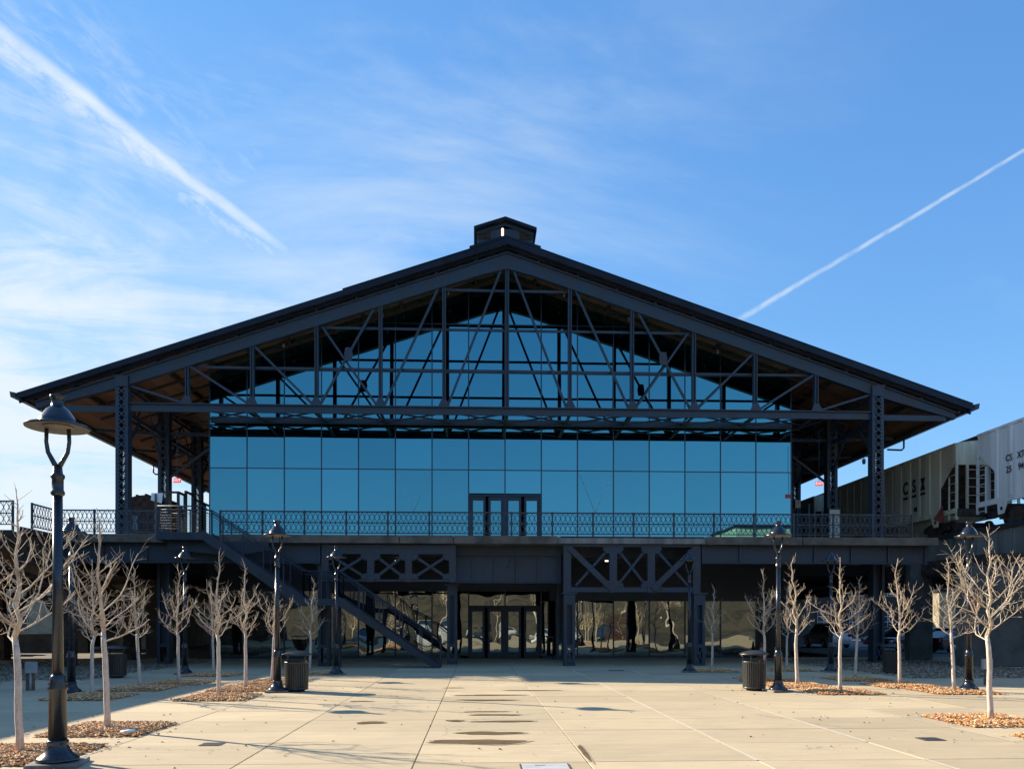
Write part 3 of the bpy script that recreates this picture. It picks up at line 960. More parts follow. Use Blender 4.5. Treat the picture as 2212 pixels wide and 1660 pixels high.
# brick end of the shop wall, courses one by one
bw = B(KX[15] + .06, KX[16] - .02, GY - .02, GY + .12, 0, 2.78).build('brick_pier_wall', M['mortar'], HALL)
bk = B(0, .215, -.022, 0, 0, .065).build('brick', M['brick'], bw)
firstb = True
for j in range(14):
    for i in range(7):
        x = KX[15] + .08 + .238 * i - (.11 if j % 2 and i else 0)
        if x + .215 > KX[16]: continue
        loc = (x - X0, GY - .02 - 37, .04 + .195 * j)
        if firstb:
            bk.location = loc; bk.scale = (1, 1, 2.7); firstb = False
        else:
            c = inst(bk, bw, loc)

# exit signs under the eaves
for k, (x, y, z, rz, lab) in enumerate(((-13.62, 37.6, 8.2, R(8), 'lit red exit sign hanging under the eave left of the glass wall'),
                                     (16.2, 37.6, 8.28, R(-10), 'lit red exit sign hanging under the eave right of the glass wall'))):
    t = empty('exit_sign', (x, y, z), lab, 'exit sign', 'exit signs under the eaves')
    B(x - .17, x + .17, y - .03, y + .03, z - .1, z + .1).build('sign_box', M['red'], t)
    MB().tube([(x, y, z + .1), (x, y, z + 2.6)], .012, 6).build('hanger', M['steel'], t)
    text('lettering', 'EXIT', .17, M['exitw'], t, (x, y - .034, z), (R(90), 0, 0), .002)

# ------------------------------------------------------------------ raised platform in front of the hall
DECK = empty('raised_platform', (1, 34, 0), 'raised steel and concrete platform carrying the hall over the shop front', 'platform')
YG = 32.2
sl_ = B(-16.3, 18.35, 31.9, 39.2, DECKZ - .26, DECKZ - .01).build('deck_slab', M['conc'], DECK)
B(-16.3, KX[0] - .1, 39.2, 92, DECKZ - .26, DECKZ - .012).build('deck_slab', M['conc'], DECK)
B(KX[16] + .1, 21.2, 39.2, 92, DECKZ - .26, DECKZ - .012).build('deck_slab', M['conc'], DECK)
# concrete kerb along the edge broken into lengths
for a, b in ((-16.3, -11.95), (-9.9, -7.6), (-7.57, -3.0), (-2.97, -.9), (-.86, 3.2), (9.15, 13.0), (13.03, 18.55)):
    B(a, b, 31.72, 31.897, DECKZ - .30, DECKZ + .015).build('edge_kerb', M['kerb'], DECK, bevel=.015)
def plate_girder(x0, x1, y, z0, z1, st, nm='plate_girder'):
    g_ = B(x0, x1, y, y + .03, z0, z1).build(nm, M['steel'], DECK)
    B(x0, x1, y - .14, y + .17, z1, z1 + .035).build('flange', M['steel'], g_)
    B(x0, x1, y - .14, y + .17, z0 - .035, z0).build('flange', M['steel'], g_)
    n = max(1, round((x1 - x0) / st))
    for i in range(n + 1):
        x = x0 + .05 + (x1 - x0 - .1) * i / n
        B(x - .04, x + .04, y - .075, y - .003, z0 + .002, z1 - .002).build('stiffener', M['steel'], g_)
    q = MB()
    for i in range(int((x1 - x0) / .16)):
        x = x0 + .1 + .16 * i
        for z in (z1 - .07, z0 + .07):
            q.add([(x - .018, y - .002, z), (x, y - .002, z - .018), (x + .018, y - .002, z), (x, y - .002, z + .018), (x, y - .016, z)], [(0, 1, 4), (1, 2, 4), (2, 3, 4), (3, 0, 4)])
    r_ = q.build('rivets', M['steel'], g_)
    r_['kind'] = 'stuff'
    return g_
plate_girder(-16.2, -6.1, YG, 4.08, 4.80, 1.6)
plate_girder(9.05, 18.3, YG, 4.12, 4.80, 1.6)
cg = plate_girder(-1.05, 3.48, 33.0, 3.36, 4.42, 1.0)
B(-1.05, 3.48, 32.9, 33.2, 4.46, 4.83).build('cap_beam', M['steel'], DECK)
# small mark on the middle girder: a lifting hook
MB().tube([(1.42, 32.98, 4.27), (1.36, 32.95, 4.23), (1.36, 32.95, 4.02), (1.30, 32.95, 3.95), (1.24, 32.96, 4.0)], .012, 5).build('hook', M['steel'], cg)
def truss_frame(xsn, z0, z1, bw_, tw, wide):
    t = B(xsn[0] - wide / 2, xsn[-1] + wide / 2, YG - .12, YG + .12, z1, z1 + tw).build('platform_truss', M['steel'], DECK)
    B(xsn[0] + wide / 2 + .003, xsn[-1] - wide / 2 - .003, YG - .10, YG + .10, z0 - bw_, z0).build('bottom_chord', M['steel'], t)
    for x in xsn:
        q = MB()
        q.box(x - wide / 2, x + wide / 2, YG - .13, YG - .1, z0 - bw_ - .02, z1 - .002)
        q.box(x - wide / 2, x + wide / 2, YG + .1, YG + .13, z0 - bw_ - .02, z1 - .002)
        q.box(x - wide / 2, x - wide / 2 + .03, YG - .098, YG + .098, z0 - bw_ - .02, z1 - .002)
        q.box(x + wide / 2 - .03, x + wide / 2, YG - .098, YG + .098, z0 - bw_ - .02, z1 - .002)
        q.build('truss_post', M['steel'], t)
    return t
tl = truss_frame([-5.91, -4.14, -2.65, -.93], 3.42, 4.42, .08, .36, .27)
XA = [-5.91, -4.14, -2.65, -.93]
def gusset(x, z, sx, sz, par, s_=.24):
    MB().prism([(x, z), (x + sx * s_, z), (x + sx * s_, z + sz * s_ * .45), (x + sx * s_ * .45, z + sz * s_), (x, z + sz * s_)], YG - .125, YG - .102).build('gusset', M['steel'], par)
for i in range(3):
    a, b = XA[i] + .14, XA[i + 1] - .14
    MB().beam((a, YG - .05, 3.46), (b, YG - .05, 4.40), .11, .05).build('diagonal', M['steel'], tl)
    MB().beam((a, YG + .01, 4.40), (b, YG + .01, 3.46), .11, .05).build('diagonal', M['steel'], tl)
    for x, sx in ((a, 1), (b, -1)):
        gusset(x, 4.415, sx, -1, tl)
        gusset(x, 3.425, sx, 1, tl)
tr_ = truss_frame([3.63, 5.47, 7.00, 8.84], 3.13, 4.74, .19, .33, .30)
def dg(x1_, z1_, x2_, z2_, wd, y):
    MB().beam((x1_, y, z1_), (x2_, y, z2_), wd, .06).build('diagonal', M['steel'], tr_)
dg(3.68, 4.72, 5.42, 3.05, .22, YG - .16)
dg(8.79, 4.72, 7.05, 3.05, .22, YG - .16)
dg(3.98, 3.2, 5.28, 4.65, .10, YG - .03)
dg(8.50, 3.2, 7.20, 4.65, .10, YG - .03)
dg(5.65, 3.2, 6.82, 4.68, .10, YG - .03)
dg(5.65, 4.68, 6.82, 3.2, .10, YG + .04)
for x, sx in ((5.32, -1), (5.62, 1), (6.85, -1), (7.15, 1)):
    gusset(x, 4.737, sx, -1, tr_, .26)
    gusset(x, 3.133, sx, 1, tr_, .26)
B(3.35, 9.1, YG - .3, YG + .3, DECKZ - .04, DECKZ + .02).build('truss_cap', M['steel'], DECK)

def box_column(x, y, z1, wd=.44, holes=True, z0=0.0, mt='steel', dpt=.44):
    h, d_ = wd / 2, dpt / 2
    q = MB()
    q.box(x - h, x - h + .025, y - d_, y + d_, z0, z1)
    q.box(x + h - .025, x + h, y - d_, y + d_, z0, z1)
    # front and back faces: stiles with a pierced foot and a panel recess
    for yy, s_ in ((y - d_ - .02, 1), (y + d_, -1)):
        q.box(x - h, x - h + .12, yy, yy + .02, z0, z1)
        q.box(x + h - .12, x + h, yy, yy + .02, z0, z1)
        q.box(x - h + .121, x + h - .121, yy, yy + .02, z0, z0 + .12)
        q.box(x - h + .121, x + h - .121, yy, yy + .02, z0 + .72, z0 + .86)
        q.box(x - h + .121, x + h - .121, yy, yy + .02, z1 - .5, z1)
    q.box(x - h + .03, x + h - .03, y - .02, y + .02, z0 + .8, z1 - .1)
    c = q.build('box_column', M[mt], DECK)
    if holes:
        q = MB()
        q.beam((x - h + .12, y - d_ - .01, z0 + .12), (x + h - .12, y - d_ - .01, z0 + .72), .05, .016)
        q.beam((x + h - .12, y - d_ - .028, z0 + .12), (x - h + .12, y - d_ - .028, z0 + .72), .05, .012)
        q.build('lacing', M['steel'], c)['kind'] = 'stuff'
    B(x - h - .09, x + h + .09, y - d_ - .09, y + d_ + .09, z1 - .06, z1 - .005).build('cap_plate', M['steel'], c)
    return c
box_column(3.72, YG + .1, 2.92, .45)
box_column(8.95, YG + .1, 2.92, .45)
box_column(-.98, 33.7, 3.32, .42, False)
box_column(-6.0, YG + .3, 4.05, .46, False)
box_column(3.9, 37.4, 4.8, .4, False)
box_column(17.3, 34.3, 4.8, .5, True)
box_column(-12.9, 34.3, 4.8, .5, False)
for x in (-13.2, 10.5, 14.2):
    for y in (44, 50):
        if x < -13 or x > 15.7: box_column(x, y, 4.8, .5, False)
# cross beams under the slab
for y in (33.6, 35.0, 36.4, 37.8):
    for a, b in ((-16.2, -1.3), (3.9, 18.2)):
        B(a, b, y - .08, y + .08, 4.42, 4.845).build('floor_beam', M['steel'], DECK)
for y in (42, 46, 50, 54, 58, 62, 70, 78):
    B(-16.2, KX[0] - .2, y - .1, y + .1, 4.2, 4.845).build('floor_beam', M['steel'], DECK)
    B(KX[16] + .2, 21, y - .1, y + .1, 4.2, 4.845).build('floor_beam', M['steel'], DECK)
# lit soffit lights
for x, y, z in ((-3.35, 34.4, 4.30), (5.58, 34.4, 4.33), (2.2, 36.0, 3.9)):
    o = MB().lathe([(.07, 0), (.07, .05)], 12, (x, y, z)).build('soffit_light', M['lit'], DECK)

# ------------------------------------------------------------------ railings with lattice
def railing(pts_list, label, grp=None, ncell=8, H=.95):
    p0 = Vector(pts_list[0][0])
    t = empty('lattice_railing', p0, label, 'railing', grp)
    for p, q_ in pts_list:
        p, q_ = Vector(p), Vector(q_)
        d_ = q_ - p
        L = d_.length
        n = max(1, round(L / 1.59))
        a = d_.normalized()
        nrm = Vector((-a.y, a.x, 0))
        for i in range(n + 1):
            c = p + a * (L * i / n)
            MB().beam(c + Vector((0, 0, -.22)), c + Vector((0, 0, H + .015)), .065, .065, nrm).build('rail_post', M['steel'], t)
        for i in range(n):
            A_, B_ = p + a * (L * i / n + .034), p + a * (L * (i + 1) / n - .034)
            q = MB()
            for z, h in ((.10, .035), (.50, .035), (H - .025, .05)):
                q.beam(A_ + Vector((0, 0, z)), B_ + Vector((0, 0, z)), h, .04 if h < .05 else .06, nrm)
            pn = q.build('rail_panel', M['steel'], t)
            q = MB()
            m_ = ncell if L / n > 1.2 else max(2, round(ncell * L / n / 1.59))
            cw = (B_ - A_).length / m_
            for r_, (za, zb) in enumerate(((.118, .482), (.518, H - .05))):
                for k in range(m_):
                    s0, s1 = A_ + a * (cw * k), A_ + a * (cw * (k + 1))
                    q.beam(s0 + Vector((0, 0, za)), s1 + Vector((0, 0, zb)), .020, .010, nrm)
                    q.beam(s1 + nrm * .011 + Vector((0, 0, za)), s0 + nrm * .011 + Vector((0, 0, zb)), .020, .010, nrm)
                    mm = (s0 + s1) / 2 - nrm * .011
                    q.beam(mm + Vector((0, 0, za)), mm + Vector((0, 0, zb)), .011, .010, nrm)
            q.build('lattice', M['steel'], pn)
    return t
ZR = DECKZ + .02
railing([((-9.93, 31.98, ZR), (17.6, 31.98, ZR))], 'long dark lattice railing along the platform edge before the glass wall', 'lattice railings on the platform')
railing([((-16.2, 30.35, ZR), (-16.2, 31.98, ZR)), ((-16.13, 31.98, ZR), (-11.9, 31.98, ZR))], 'short lattice railing with a corner between the viaduct and the stair landing', 'lattice railings on the platform')
railing([((-21.4, 29.75, ZR), (-16.55, 29.75, ZR))], 'lattice railing piece against the sky on the viaduct end at far left', 'lattice railings on the platform')

# ------------------------------------------------------------------ staircase
ST = empty('outdoor_staircase', (-1.3, 31.4, 0), 'dark steel staircase with cable railing descending from the platform to the plaza', 'staircase')
SY0, SY1 = 30.7, 31.85
topx, l1x, l2x, botx = -10.2, -6.45, -5.15, -1.35
zl = 2.62
B(-11.9, topx, SY0, SY1, DECKZ - .30, DECKZ - .02).build('landing', M['stair'], ST)
B(l1x, l2x, SY0, SY1, zl - .26, zl).build('landing', M['stair'], ST)
def flight(xa, za, xb, zb, n):
    dx, dzz = (xb - xa) / n, (zb - za) / n
    for y in (SY0, SY1 - .06):
        q = MB()
        q.prism([(xa, za + .10), (xb, zb + .10), (xb, max(zb - .26, 0.0)), (xb - .25, max(zb - .26, 0.0)), (xa, za - .28)], y, y + .06)
        q.build('stringer', M['stair'], ST)
    for i in range(n):
        x = xa + dx * i
        z = za + dzz * (i + 1)
        B(x, x + dx + .02, SY0 + .065, SY1 - .065, z - .05, z).build('stair_tread', M['stair'], ST)
flight(topx, DECKZ - .02, l1x, zl, 14)
flight(l2x, zl, botx, 0.0, 15)
def rail_run(path, y):
    q = MB()
    q.tube([(x, y, z + .95) for x, z in path], .025, 6)
    q.tube([(x, y, z + .82) for x, z in path], .016, 6)
    q.build('handrail', M['stair'], ST)
    q = MB()
    for k in range(1, 8):
        q.tube([(x, y, z + .1 * k + .02) for x, z in path], .005, 4)
    q.build('rail_cable', M['stair'], ST)
    for (xa, za), (xb, zb) in zip(path[:-1], path[1:]):
        n = max(1, round(abs(xb - xa) / .75))
        for i in range(n + 1):
            x, z = xa + (xb - xa) * i / n, za + (zb - za) * i / n
            B(x - .02, x + .02, y - .025, y + .025, z - .1, z + .94).build('rail_post', M['stair'], ST)
path = [(-11.85, DECKZ), (topx, DECKZ), (l1x, zl + .08), (l2x, zl + .08), (botx, .1)]
for y in (SY0 + .03, SY1 - .03):
    rail_run(path, y)
for x in (-5.3,):
    for y in (SY0 + .1, SY1 - .1):
        B(x - .07, x + .07, y - .06, y + .06, 0, zl - .262).build('landing_leg', M['stair'], ST)
q = MB()
q.prism([(-11.7, DECKZ - .302), (-7.9, DECKZ - .302), (-7.9, DECKZ - .62), (-9.2, DECKZ - .86), (-11.7, DECKZ - .60)], 31.3, 31.36)
q.build('landing_bracket', M['stair'], ST)

# glass screens beside the hall on the platform
t = empty('glass_screen', (-14.7, 41, DECKZ), 'tall glass screen with a framed gate on the platform left of the hall', 'glass screen', 'glass screens on the platform')
for y0, y1, kind in ((40.7, 41.7, 'p'), (41.75, 42.9, 'd'), (42.95, 44.6, 'p'), (44.65, 46.4, 'p')):
    q = MB()
    h = 3.3 if kind == 'd' else 3.1
    for y in (y0, y1 - .09):
        q.box(-14.76, -14.64, y, y + .09, DECKZ, DECKZ + h)
    q.box(-14.75, -14.65, y0 + .09, y1 - .09, DECKZ + h - .1, DECKZ + h)
    q.box(-14.75, -14.65, y0 + .09, y1 - .09, DECKZ, DECKZ + .08)
    q.build('screen_frame' if kind == 'p' else 'gate_leaf', M['steel'], t)
    B(-14.71, -14.69, y0 + .09, y1 - .09, DECKZ + .08, DECKZ + h - .1).build('screen_glass', M['clear'], t)
B(-15.6, -14.77, 40.72, 40.80, DECKZ + 3.0, DECKZ + 3.1).build('screen_frame', M['steel'], t)
t = empty('glass_screen', (16.8, 42, DECKZ), 'row of tinted glass screens on the platform right of the hall', 'glass screen', 'glass screens on the platform')
for i in range(6):
    y0 = 40.2 + 1.5 * i
    B(16.78, 16.82, y0 + .05, y0 + 1.45, DECKZ + .1, DECKZ + 2.5 - (.25 if i % 2 else 0)).build('screen_glass', M['clear'], t)
    B(16.76, 16.84, y0 - .04, y0 + .04, DECKZ, DECKZ + 2.6).build('screen_frame', M['steel'], t)
t = empty('platform_sign', (-14.0, 36.4, DECKZ), 'white board on a wooden stand leaning on the platform beside the railcar', 'sign board')
q = MB().beam((-14.12, 36.4, DECKZ + 1.95), (-14.0, 36.4, DECKZ + 2.4), .5, .03)
q = MB()
q.add([(-14.32, 36.4, DECKZ + 2.0), (-13.86, 36.4, DECKZ + 1.88), (-13.84, 36.5, DECKZ + 2.34), (-14.34, 36.5, DECKZ + 2.34), (-14.32, 36.43, DECKZ + 2.0), (-13.86, 36.43, DECKZ + 1.88), (-13.84, 36.53, DECKZ + 2.34), (-14.34, 36.53, DECKZ + 2.34)],
      [(0, 1, 2, 3), (7, 6, 5, 4), (0, 4, 5, 1), (1, 5, 6, 2), (2, 6, 7, 3), (3, 7, 4, 0)])
q.build('board', M['white'], t)
q = MB()
q.box(-14.13, -14.05, 36.33, 36.38, DECKZ, DECKZ + 2.28)
q.beam((-14.0, 36.55, DECKZ), (-13.75, 36.6, DECKZ + 1.7), .06, .06)
q.build('stand', M['post'], t)
t = empty('door_panel_stand', (18.2, 40.6, DECKZ), 'upright beige panel standing beside the second column right of the hall', 'panel')
B(17.95, 18.48, 40.4, 40.5, DECKZ + .02, DECKZ + 2.35).build('panel_face', M['cream'], t)
q = MB()
q.box(17.89, 17.945, 40.38, 40.52, DECKZ, DECKZ + 2.42)
q.box(18.485, 18.54, 40.38, 40.52, DECKZ, DECKZ + 2.42)
q.box(17.945, 18.485, 40.38, 40.52, DECKZ + 2.355, DECKZ + 2.42)
q.build('panel_frame', M['steel'], t)
for k, (x, y, z, lab) in enumerate(((18.32, 37.0, 9.25, 'small black camera on the right column under the eave'), (16.35, 40.6, 7.75, 'small black speaker box hanging above the right glass screens'))):
    t = empty('security_camera' if k == 0 else 'speaker_box', (x, y, z), lab, 'camera' if k == 0 else 'loudspeaker')
    if k == 0:
        MB().lathe([(.01, -.16), (.07, -.12), (.08, 0), (.08, .08), (.02, .1)], 12, (x - .25, y, z)).build('dome', M['black'], t)
        MB().tube([(x - .25, y, z + .1), (x - .25, y, z + .2), (x, y, z + .2)], .02, 6).build('bracket', M['black'], t)
    else:
        B(x - .14, x + .14, y - .12, y + .12, z - .2, z + .2).build('cabinet', M['black'], t)
        MB().tube([(x, y, z + .2), (x, y, z + 4)], .012, 5).build('hanger', M['black'], t)

# ------------------------------------------------------------------ rail viaducts
def viaduct(name, label, x0, x1, y0, y1, zt, zb, piers, mt, side):
    t = empty(name, ((x0 + x1) / 2, y0, 0), label, 'viaduct')
    for x, s_ in ((x0, -1), (x1, 1)):
        g_ = B(x - .02, x + .02, y0, y1, zb, zt).build('girder', M[mt], t)
        B(x - .17, x + .17, y0, y1, zt, zt + .04).build('flange', M['rust'], g_)
        B(x - .17, x + .17, y0, y1, zb - .04, zb).build('flange', M['rust'], g_)
        if s_ == side:
            n = int((y1 - y0) / 1.25)
            st_ = None
            for i in range(n):
                y = y0 + .6 + 1.25 * i
                if st_ is None:
                    st_ = B(x + s_ * .021 - .05, x + s_ * .021 + .05, y - .05, y + .05, zb, zt).build('stiffener', M[mt], g_)
                else:
                    inst(st_, g_, (0, 1.25 * i, 0))
            q = MB()
            for i in range(int((y1 - y0) / .42)):
                y = y0 + .2 + .42 * i
                for z in (zt + .12,):
                    q.lathe([(.05, 0), (.04, .03)], 6, (x + s_ * .17, y, z), 'x')
            q.box(x + s_ * .03 - .03, x + s_ * .03 + .03, y0, y1, zt + .041, zt + .22)
            q.build('bolted_rail', M['steel'], g_)
    B(x0 + .03, x1 - .03, y0, y1, zt - .35, zt - .12).build('deck', M['rust'], t)
    q = MB()
    for i in range(int((y1 - y0) / .6)):
        q.box(x0 + .3, x1 - .3, y0 + .6 * i, y0 + .6 * i + .22, zt - .118, zt + .1)
    q.build('sleepers', M['timber'], t)['kind'] = 'stuff'
    for x in ((x0 + x1) / 2 - .72, (x0 + x1) / 2 + .72):
        B(x - .035, x + .035, y0, y1, zt + .1, zt + .26).build('rail', M['rust'], t)
    for (ya, yb, xa, xb) in piers:
        B(xa, xb, ya, yb, 0, zb - .05).build('pier', M['concd'], t, bevel=.04)
    return t
RV = viaduct('rail_viaduct', 'stained steel girder viaduct on concrete piers carrying the freight train', 22.9, 27.6, 8, 130, 5.8, 3.78,
             [(30.7, 31.25, 18.95, 29), (36.6, 37.1, 20.05, 21.15), (15, 17, 22.6, 28), (66, 67.5, 22.6, 28), (90, 91.5, 22.6, 28)], 'plateg', -1)
for (ya, yb, xa, xb) in [(30.75, 31.2, 19.1, 22.6), (36.65, 37.05, 20.1, 21.0)]:
    B(xa, xb, ya, yb, 3.70, 4.84 if xa > 20 else 3.95).build('pier_head', M['concd'], RV)
B(20.6, 22.72, 31.5, 125, 3.9, 4.5).build('side_girder', M['rust'], RV)
LV = viaduct('rail_viaduct', 'dark steel viaduct with brown lattice arches at the far left of the hall', -29.5, -16.4, 29.9, 130, 4.95, 3.9,
             [(30.5, 31.6, -29, -27), (44, 45.4, -17.6, -16.6), (60, 61.4, -29, -27.6)], 'rust', 1)
# brown arch ribs below the left viaduct, with lattice webs
for y in (32.4, 38.5):
    for xc in (-18.9, -25.0):
        q = MB()
        pts = []
        for i in range(13):
            a = math.pi * i / 12
            pts.append((xc + 2.75 * math.cos(a), y, 1.0 + 2.55 * math.sin(a)))
        for a, b in zip(pts[:-1], pts[1:]):
            q.beam(a, b, .2, .2)
        pts2 = [(xc + 3.05 * math.cos(math.pi * i / 12) * 1.1, y, 1.3 + 2.58 * math.sin(math.pi * i / 12)) for i in range(13)]
        for i in range(12):
            q.beam(pts2[i], pts2[i + 1], .12, .18)
            q.beam(pts[i], pts2[i + 1], .07, .08)
            q.beam(pts2[i], pts[i + 1], .07, .08)
        q.build('lattice_arch', M['rust'], LV)
    for x in (-16.0, -21.95, -28.0):
        q = MB()
        q.box(x - .3, x + .3, y - .3, y + .3, 0, 1.1)
        q.box(x - .16, x + .16, y - .16, y + .16, 1.1, 3.9)
        q.build('arch_post', M['rust'], LV)
# the same viaduct continues past the left of the plaza (its shade edge lies on the paving)
PV = empty('rail_viaduct', (-24, 10, 0), 'solid sided viaduct running beside the left edge of the plaza', 'viaduct')
B(-30, -18.25, -12, 29.6, 4.2, 5.1).build('deck', M['concd'], PV)
B(-18.5, -18.25, -12, 29.6, 5.1, 6.05).build('parapet', M['concd'], PV)
for y in (-8, 2, 12, 22):
    B(-29, -19, y, y + 1.4, 0, 4.2).build('pier', M['concd'], PV)
B(-18.6, -18.3, -12, 29.6, 3.3, 4.198).build('girder', M['rust'], PV)

# ------------------------------------------------------------------ freight cars
def hopper_car(name, label, loc, paint, marks):
    L, W = 15.2, 3.15
    t = empty(name, loc, label, 'freight car', 'covered hopper cars on the viaduct')
    x_, y_, z_ = loc
    def o(q, nm, mt, par=t): 
        r = q
        r.v = [(a + x_, b + y_, c + z_) for a, b, c in r.v]
        return r.build(nm, mt, par)
    side = [(.1, 4.40), (.1, 3.62), (1.45, 2.45), (1.45, 1.30), (L - 1.45, 1.30), (L - 1.45, 2.45), (L - .1, 3.62), (L - .1, 4.40)]
    for xa, s_ in ((0, -1), (W, 1)):
        q = MB(); q.prism(side, xa - .02, xa + .02, 'x')
        b_ = o(q, 'body_side', paint)
        q = MB()
        q.box(xa - .05, xa + .05, 0, L, 1.06, 1.298)
        o(q, 'side_sill', paint)
        q = MB()
        q.box(xa - .06, xa + .06, .1, L - .1, 4.402, 4.52)
        o(q, 'top_rail', paint)
        if s_ < 0:
            for i in range(14):
                y = 1.5 + .94 * i
                q = MB()
                q.prism([(xa - .022, y - .15), (xa - .055, y - .08), (xa - .055, y + .08), (xa - .022, y + .15)], 1.302, 4.398, 'z')
                o(q, 'side_post', paint)
        for y in (.06, L - .06):
            q = MB(); q.box(xa - .04, xa + .06, y - .05, y + .05, .75, 3.6); o(q, 'corner_post', paint)
            q = MB(); q.box(xa - .03, xa + .03, y - .03 + (.62 if y < 1 else -.62), y + .03 + (.62 if y < 1 else -.62), .75, 2.9); o(q, 'corner_post', paint)
            ya, yb = (y, y + .62) if y < 1 else (y - .62, y)
            for k in range(7):
                q = MB()
                q.tube([(xa - .05, ya, .85 + .42 * k), (xa - .05, yb, .85 + .42 * k)], .016, 6)
                o(q, 'ladder_rung', paint)
    q = MB()
    arc = [(-.02, 4.44)] + [(W * i / 10, 4.52 + .16 * math.sin(math.pi * i / 10)) for i in range(11)] + [(W + .02, 4.44)]
    q.prism(arc, .1, L - .1)
    o(q, 'roof', paint)
    q = MB(); q.box(W / 2 - .5, W / 2 + .5, .0, L, 4.80, 4.84)
    for i in range(12):
        y = .4 + i * (L - .8) / 11
        q.box(W / 2 - .45, W / 2 + .45, y - .02, y + .02, 4.5, 4.80)
    for s_ in (-.5, .5):
        q.box(W / 2 + s_ - .02, W / 2 + s_ + .02, -.1, L + .1, 4.845, 4.90)
    o(q, 'running_board', M['rust'])
    for y, s_ in ((0, 1), (L, -1)):
        q = MB()
        q.add([(.03, y + s_ * .12, 3.6), (W - .03, y + s_ * .12, 3.6), (W - .03, y + s_ * 2.6, 1.32), (.03, y + s_ * 2.6, 1.32),
               (.03, y + s_ * .18, 3.6), (W - .03, y + s_ * .18, 3.6), (W - .03, y + s_ * 2.66, 1.32), (.03, y + s_ * 2.66, 1.32)],
              [(0, 1, 2, 3), (7, 6, 5, 4), (0, 4, 5, 1), (1, 5, 6, 2), (2, 6, 7, 3), (3, 7, 4, 0)])
        o(q, 'slope_sheet', M['rust'])
        q = MB(); q.box(.0, W, min(y + s_ * .08, y + s_ * .14), max(y + s_ * .08, y + s_ * .14), 3.45, 4.46); o(q, 'end_panel', paint)
        q = MB(); q.box(.0, W, min(y, y + s_ * .16), max(y, y + s_ * .16), .9, 1.28); o(q, 'end_sill', M['rust'])
        q = MB()
        for xx in (.55, W / 2, W - .55):
            q.box(xx - .05, xx + .05, min(y + s_ * .02, y + s_ * .12), max(y + s_ * .02, y + s_ * .12), 1.28, 3.45)
        for k in range(5):
            q.box(.55, W / 2, min(y + s_ * .0, y + s_ * .03), max(y + s_ * .0, y + s_ * .03), 1.5 + .42 * k, 1.53 + .42 * k)
        o(q, 'end_frame', paint)
        q = MB(); q.box(W / 2 - .14, W / 2 + .14, min(y - s_ * .42, y), max(y - s_ * .42, y), .75, 1.05); o(q, 'coupler', M['rust'])
        # side bracket plate with the jacking hole
        q = MB(); q.prism([(y + s_ * 1.55, 1.06), (y + s_ * 2.25, 1.06), (y + s_ * 2.0, .55), (y + s_ * 1.6, .55)], -.04, .0, 'x'); br = o(q, 'bolster_plate', paint)
        q = MB(); q.lathe([(.09, -.045), (.09, -.041)], 12, (0, y + s_ * 1.85, .8), 'x'); o(q, 'jack_hole', M['canin'], br)
        # truck
        yc = y + s_ * 2.35
        q = MB()
        for xa in (.35, W - .35):
            q.prism([(yc - 1.1, .62), (yc - .5, .80), (yc + .5, .80), (yc + 1.1, .62), (yc + 1.1, .38), (yc + .75, .36), (yc + .4, .16), (yc - .4, .16), (yc - .75, .36), (yc - 1.1, .38)], xa - .09, xa + .09, 'x')
        q.box(.35, W - .35, yc - .2, yc + .2, .45, .85)
        tk = o(q, 'truck', M['rust'])
        for yy in (-.88, .88):
            for xa, sg in ((.62, -1), (W - .62, 1)):
                q = MB(); q.lathe([(.15, -.07), (.40, -.06), (.42, .06), (.15, .07)], 20, (xa, yc + yy, .46), 'x'); o(q, 'wheel', M['rust'], tk)
    for k in range(3):
        yc = L / 2 + (k - 1) * 3.4
        q = MB()
        top = [(.1, yc - 1.68), (W - .1, yc - 1.68), (W - .1, yc + 1.68), (.1, yc + 1.68)]
        bot = [(.9, yc - .5), (W - .9, yc - .5), (W - .9, yc + .5), (.9, yc + .5)]
        q.add([(a, b, 1.29) for a, b in top] + [(a, b, .32) for a, b in bot], [(0, 1, 2, 3), (7, 6, 5, 4), (0, 4, 5, 1), (1, 5, 6, 2), (2, 6, 7, 3), (3, 7, 4, 0)])
        o(q, 'hopper_bay', paint)
    if marks == 'big':
        RX = (R(90), 0, R(-90))
        for ch, yy in (('C', 4.66), ('S', 3.80), ('X', 2.94)):
            zz = 2.98
            if ch == 'X':
                q = MB()
                q.prism([(yy - .24, zz + .32), (yy + .24, zz + .32), (yy + .07, zz), (yy + .24, zz - .32), (yy - .24, zz - .32), (yy - .07, zz)], -.082, -.074, 'x')
                o(q, 'letter_x', M['navy'])
            else:
                text('letter_' + ch.lower(), ch, .92, M['navy'], t, (x_ - .076, y_ + yy, z_ + zz), RX, .032, .78)
            q = MB(); q.box(-.082, -.074, yy - .23, yy + .23, zz - .58, zz - .45); o(q, 'letter_bar', M['navy'])
        q = MB(); q.box(-.08, -.073, 3.50, 3.80, 1.62, 1.86); o(q, 'stencil_panel', M['navy'])
        q = MB(); q.add([(-.03, 2.2, 1.16), (-.03, 3.0, 1.16), (-.03, 2.25, 1.74), (-.045, 2.2, 1.16), (-.045, 3.0, 1.16), (-.045, 2.25, 1.74)], [(0, 1, 2), (5, 4, 3), (0, 3, 4, 1), (1, 4, 5, 2), (2, 5, 3, 0)])
    if marks == 'num':
        RX = (R(90), 0, R(-90))
        ye = L
        for body, yy, zz in (('CS', 2.40, 2.95), ('XT', 3.20, 2.95), ('25', 2.40, 2.44), ('94', 3.20, 2.44)):
            text('lettering', body, .40, M['navy'], t, (x_ - .076, y_ + ye - yy, z_ + zz), RX, .006, .95)
    return t
RZ = 6.06
RXC = 23.66
HC = []
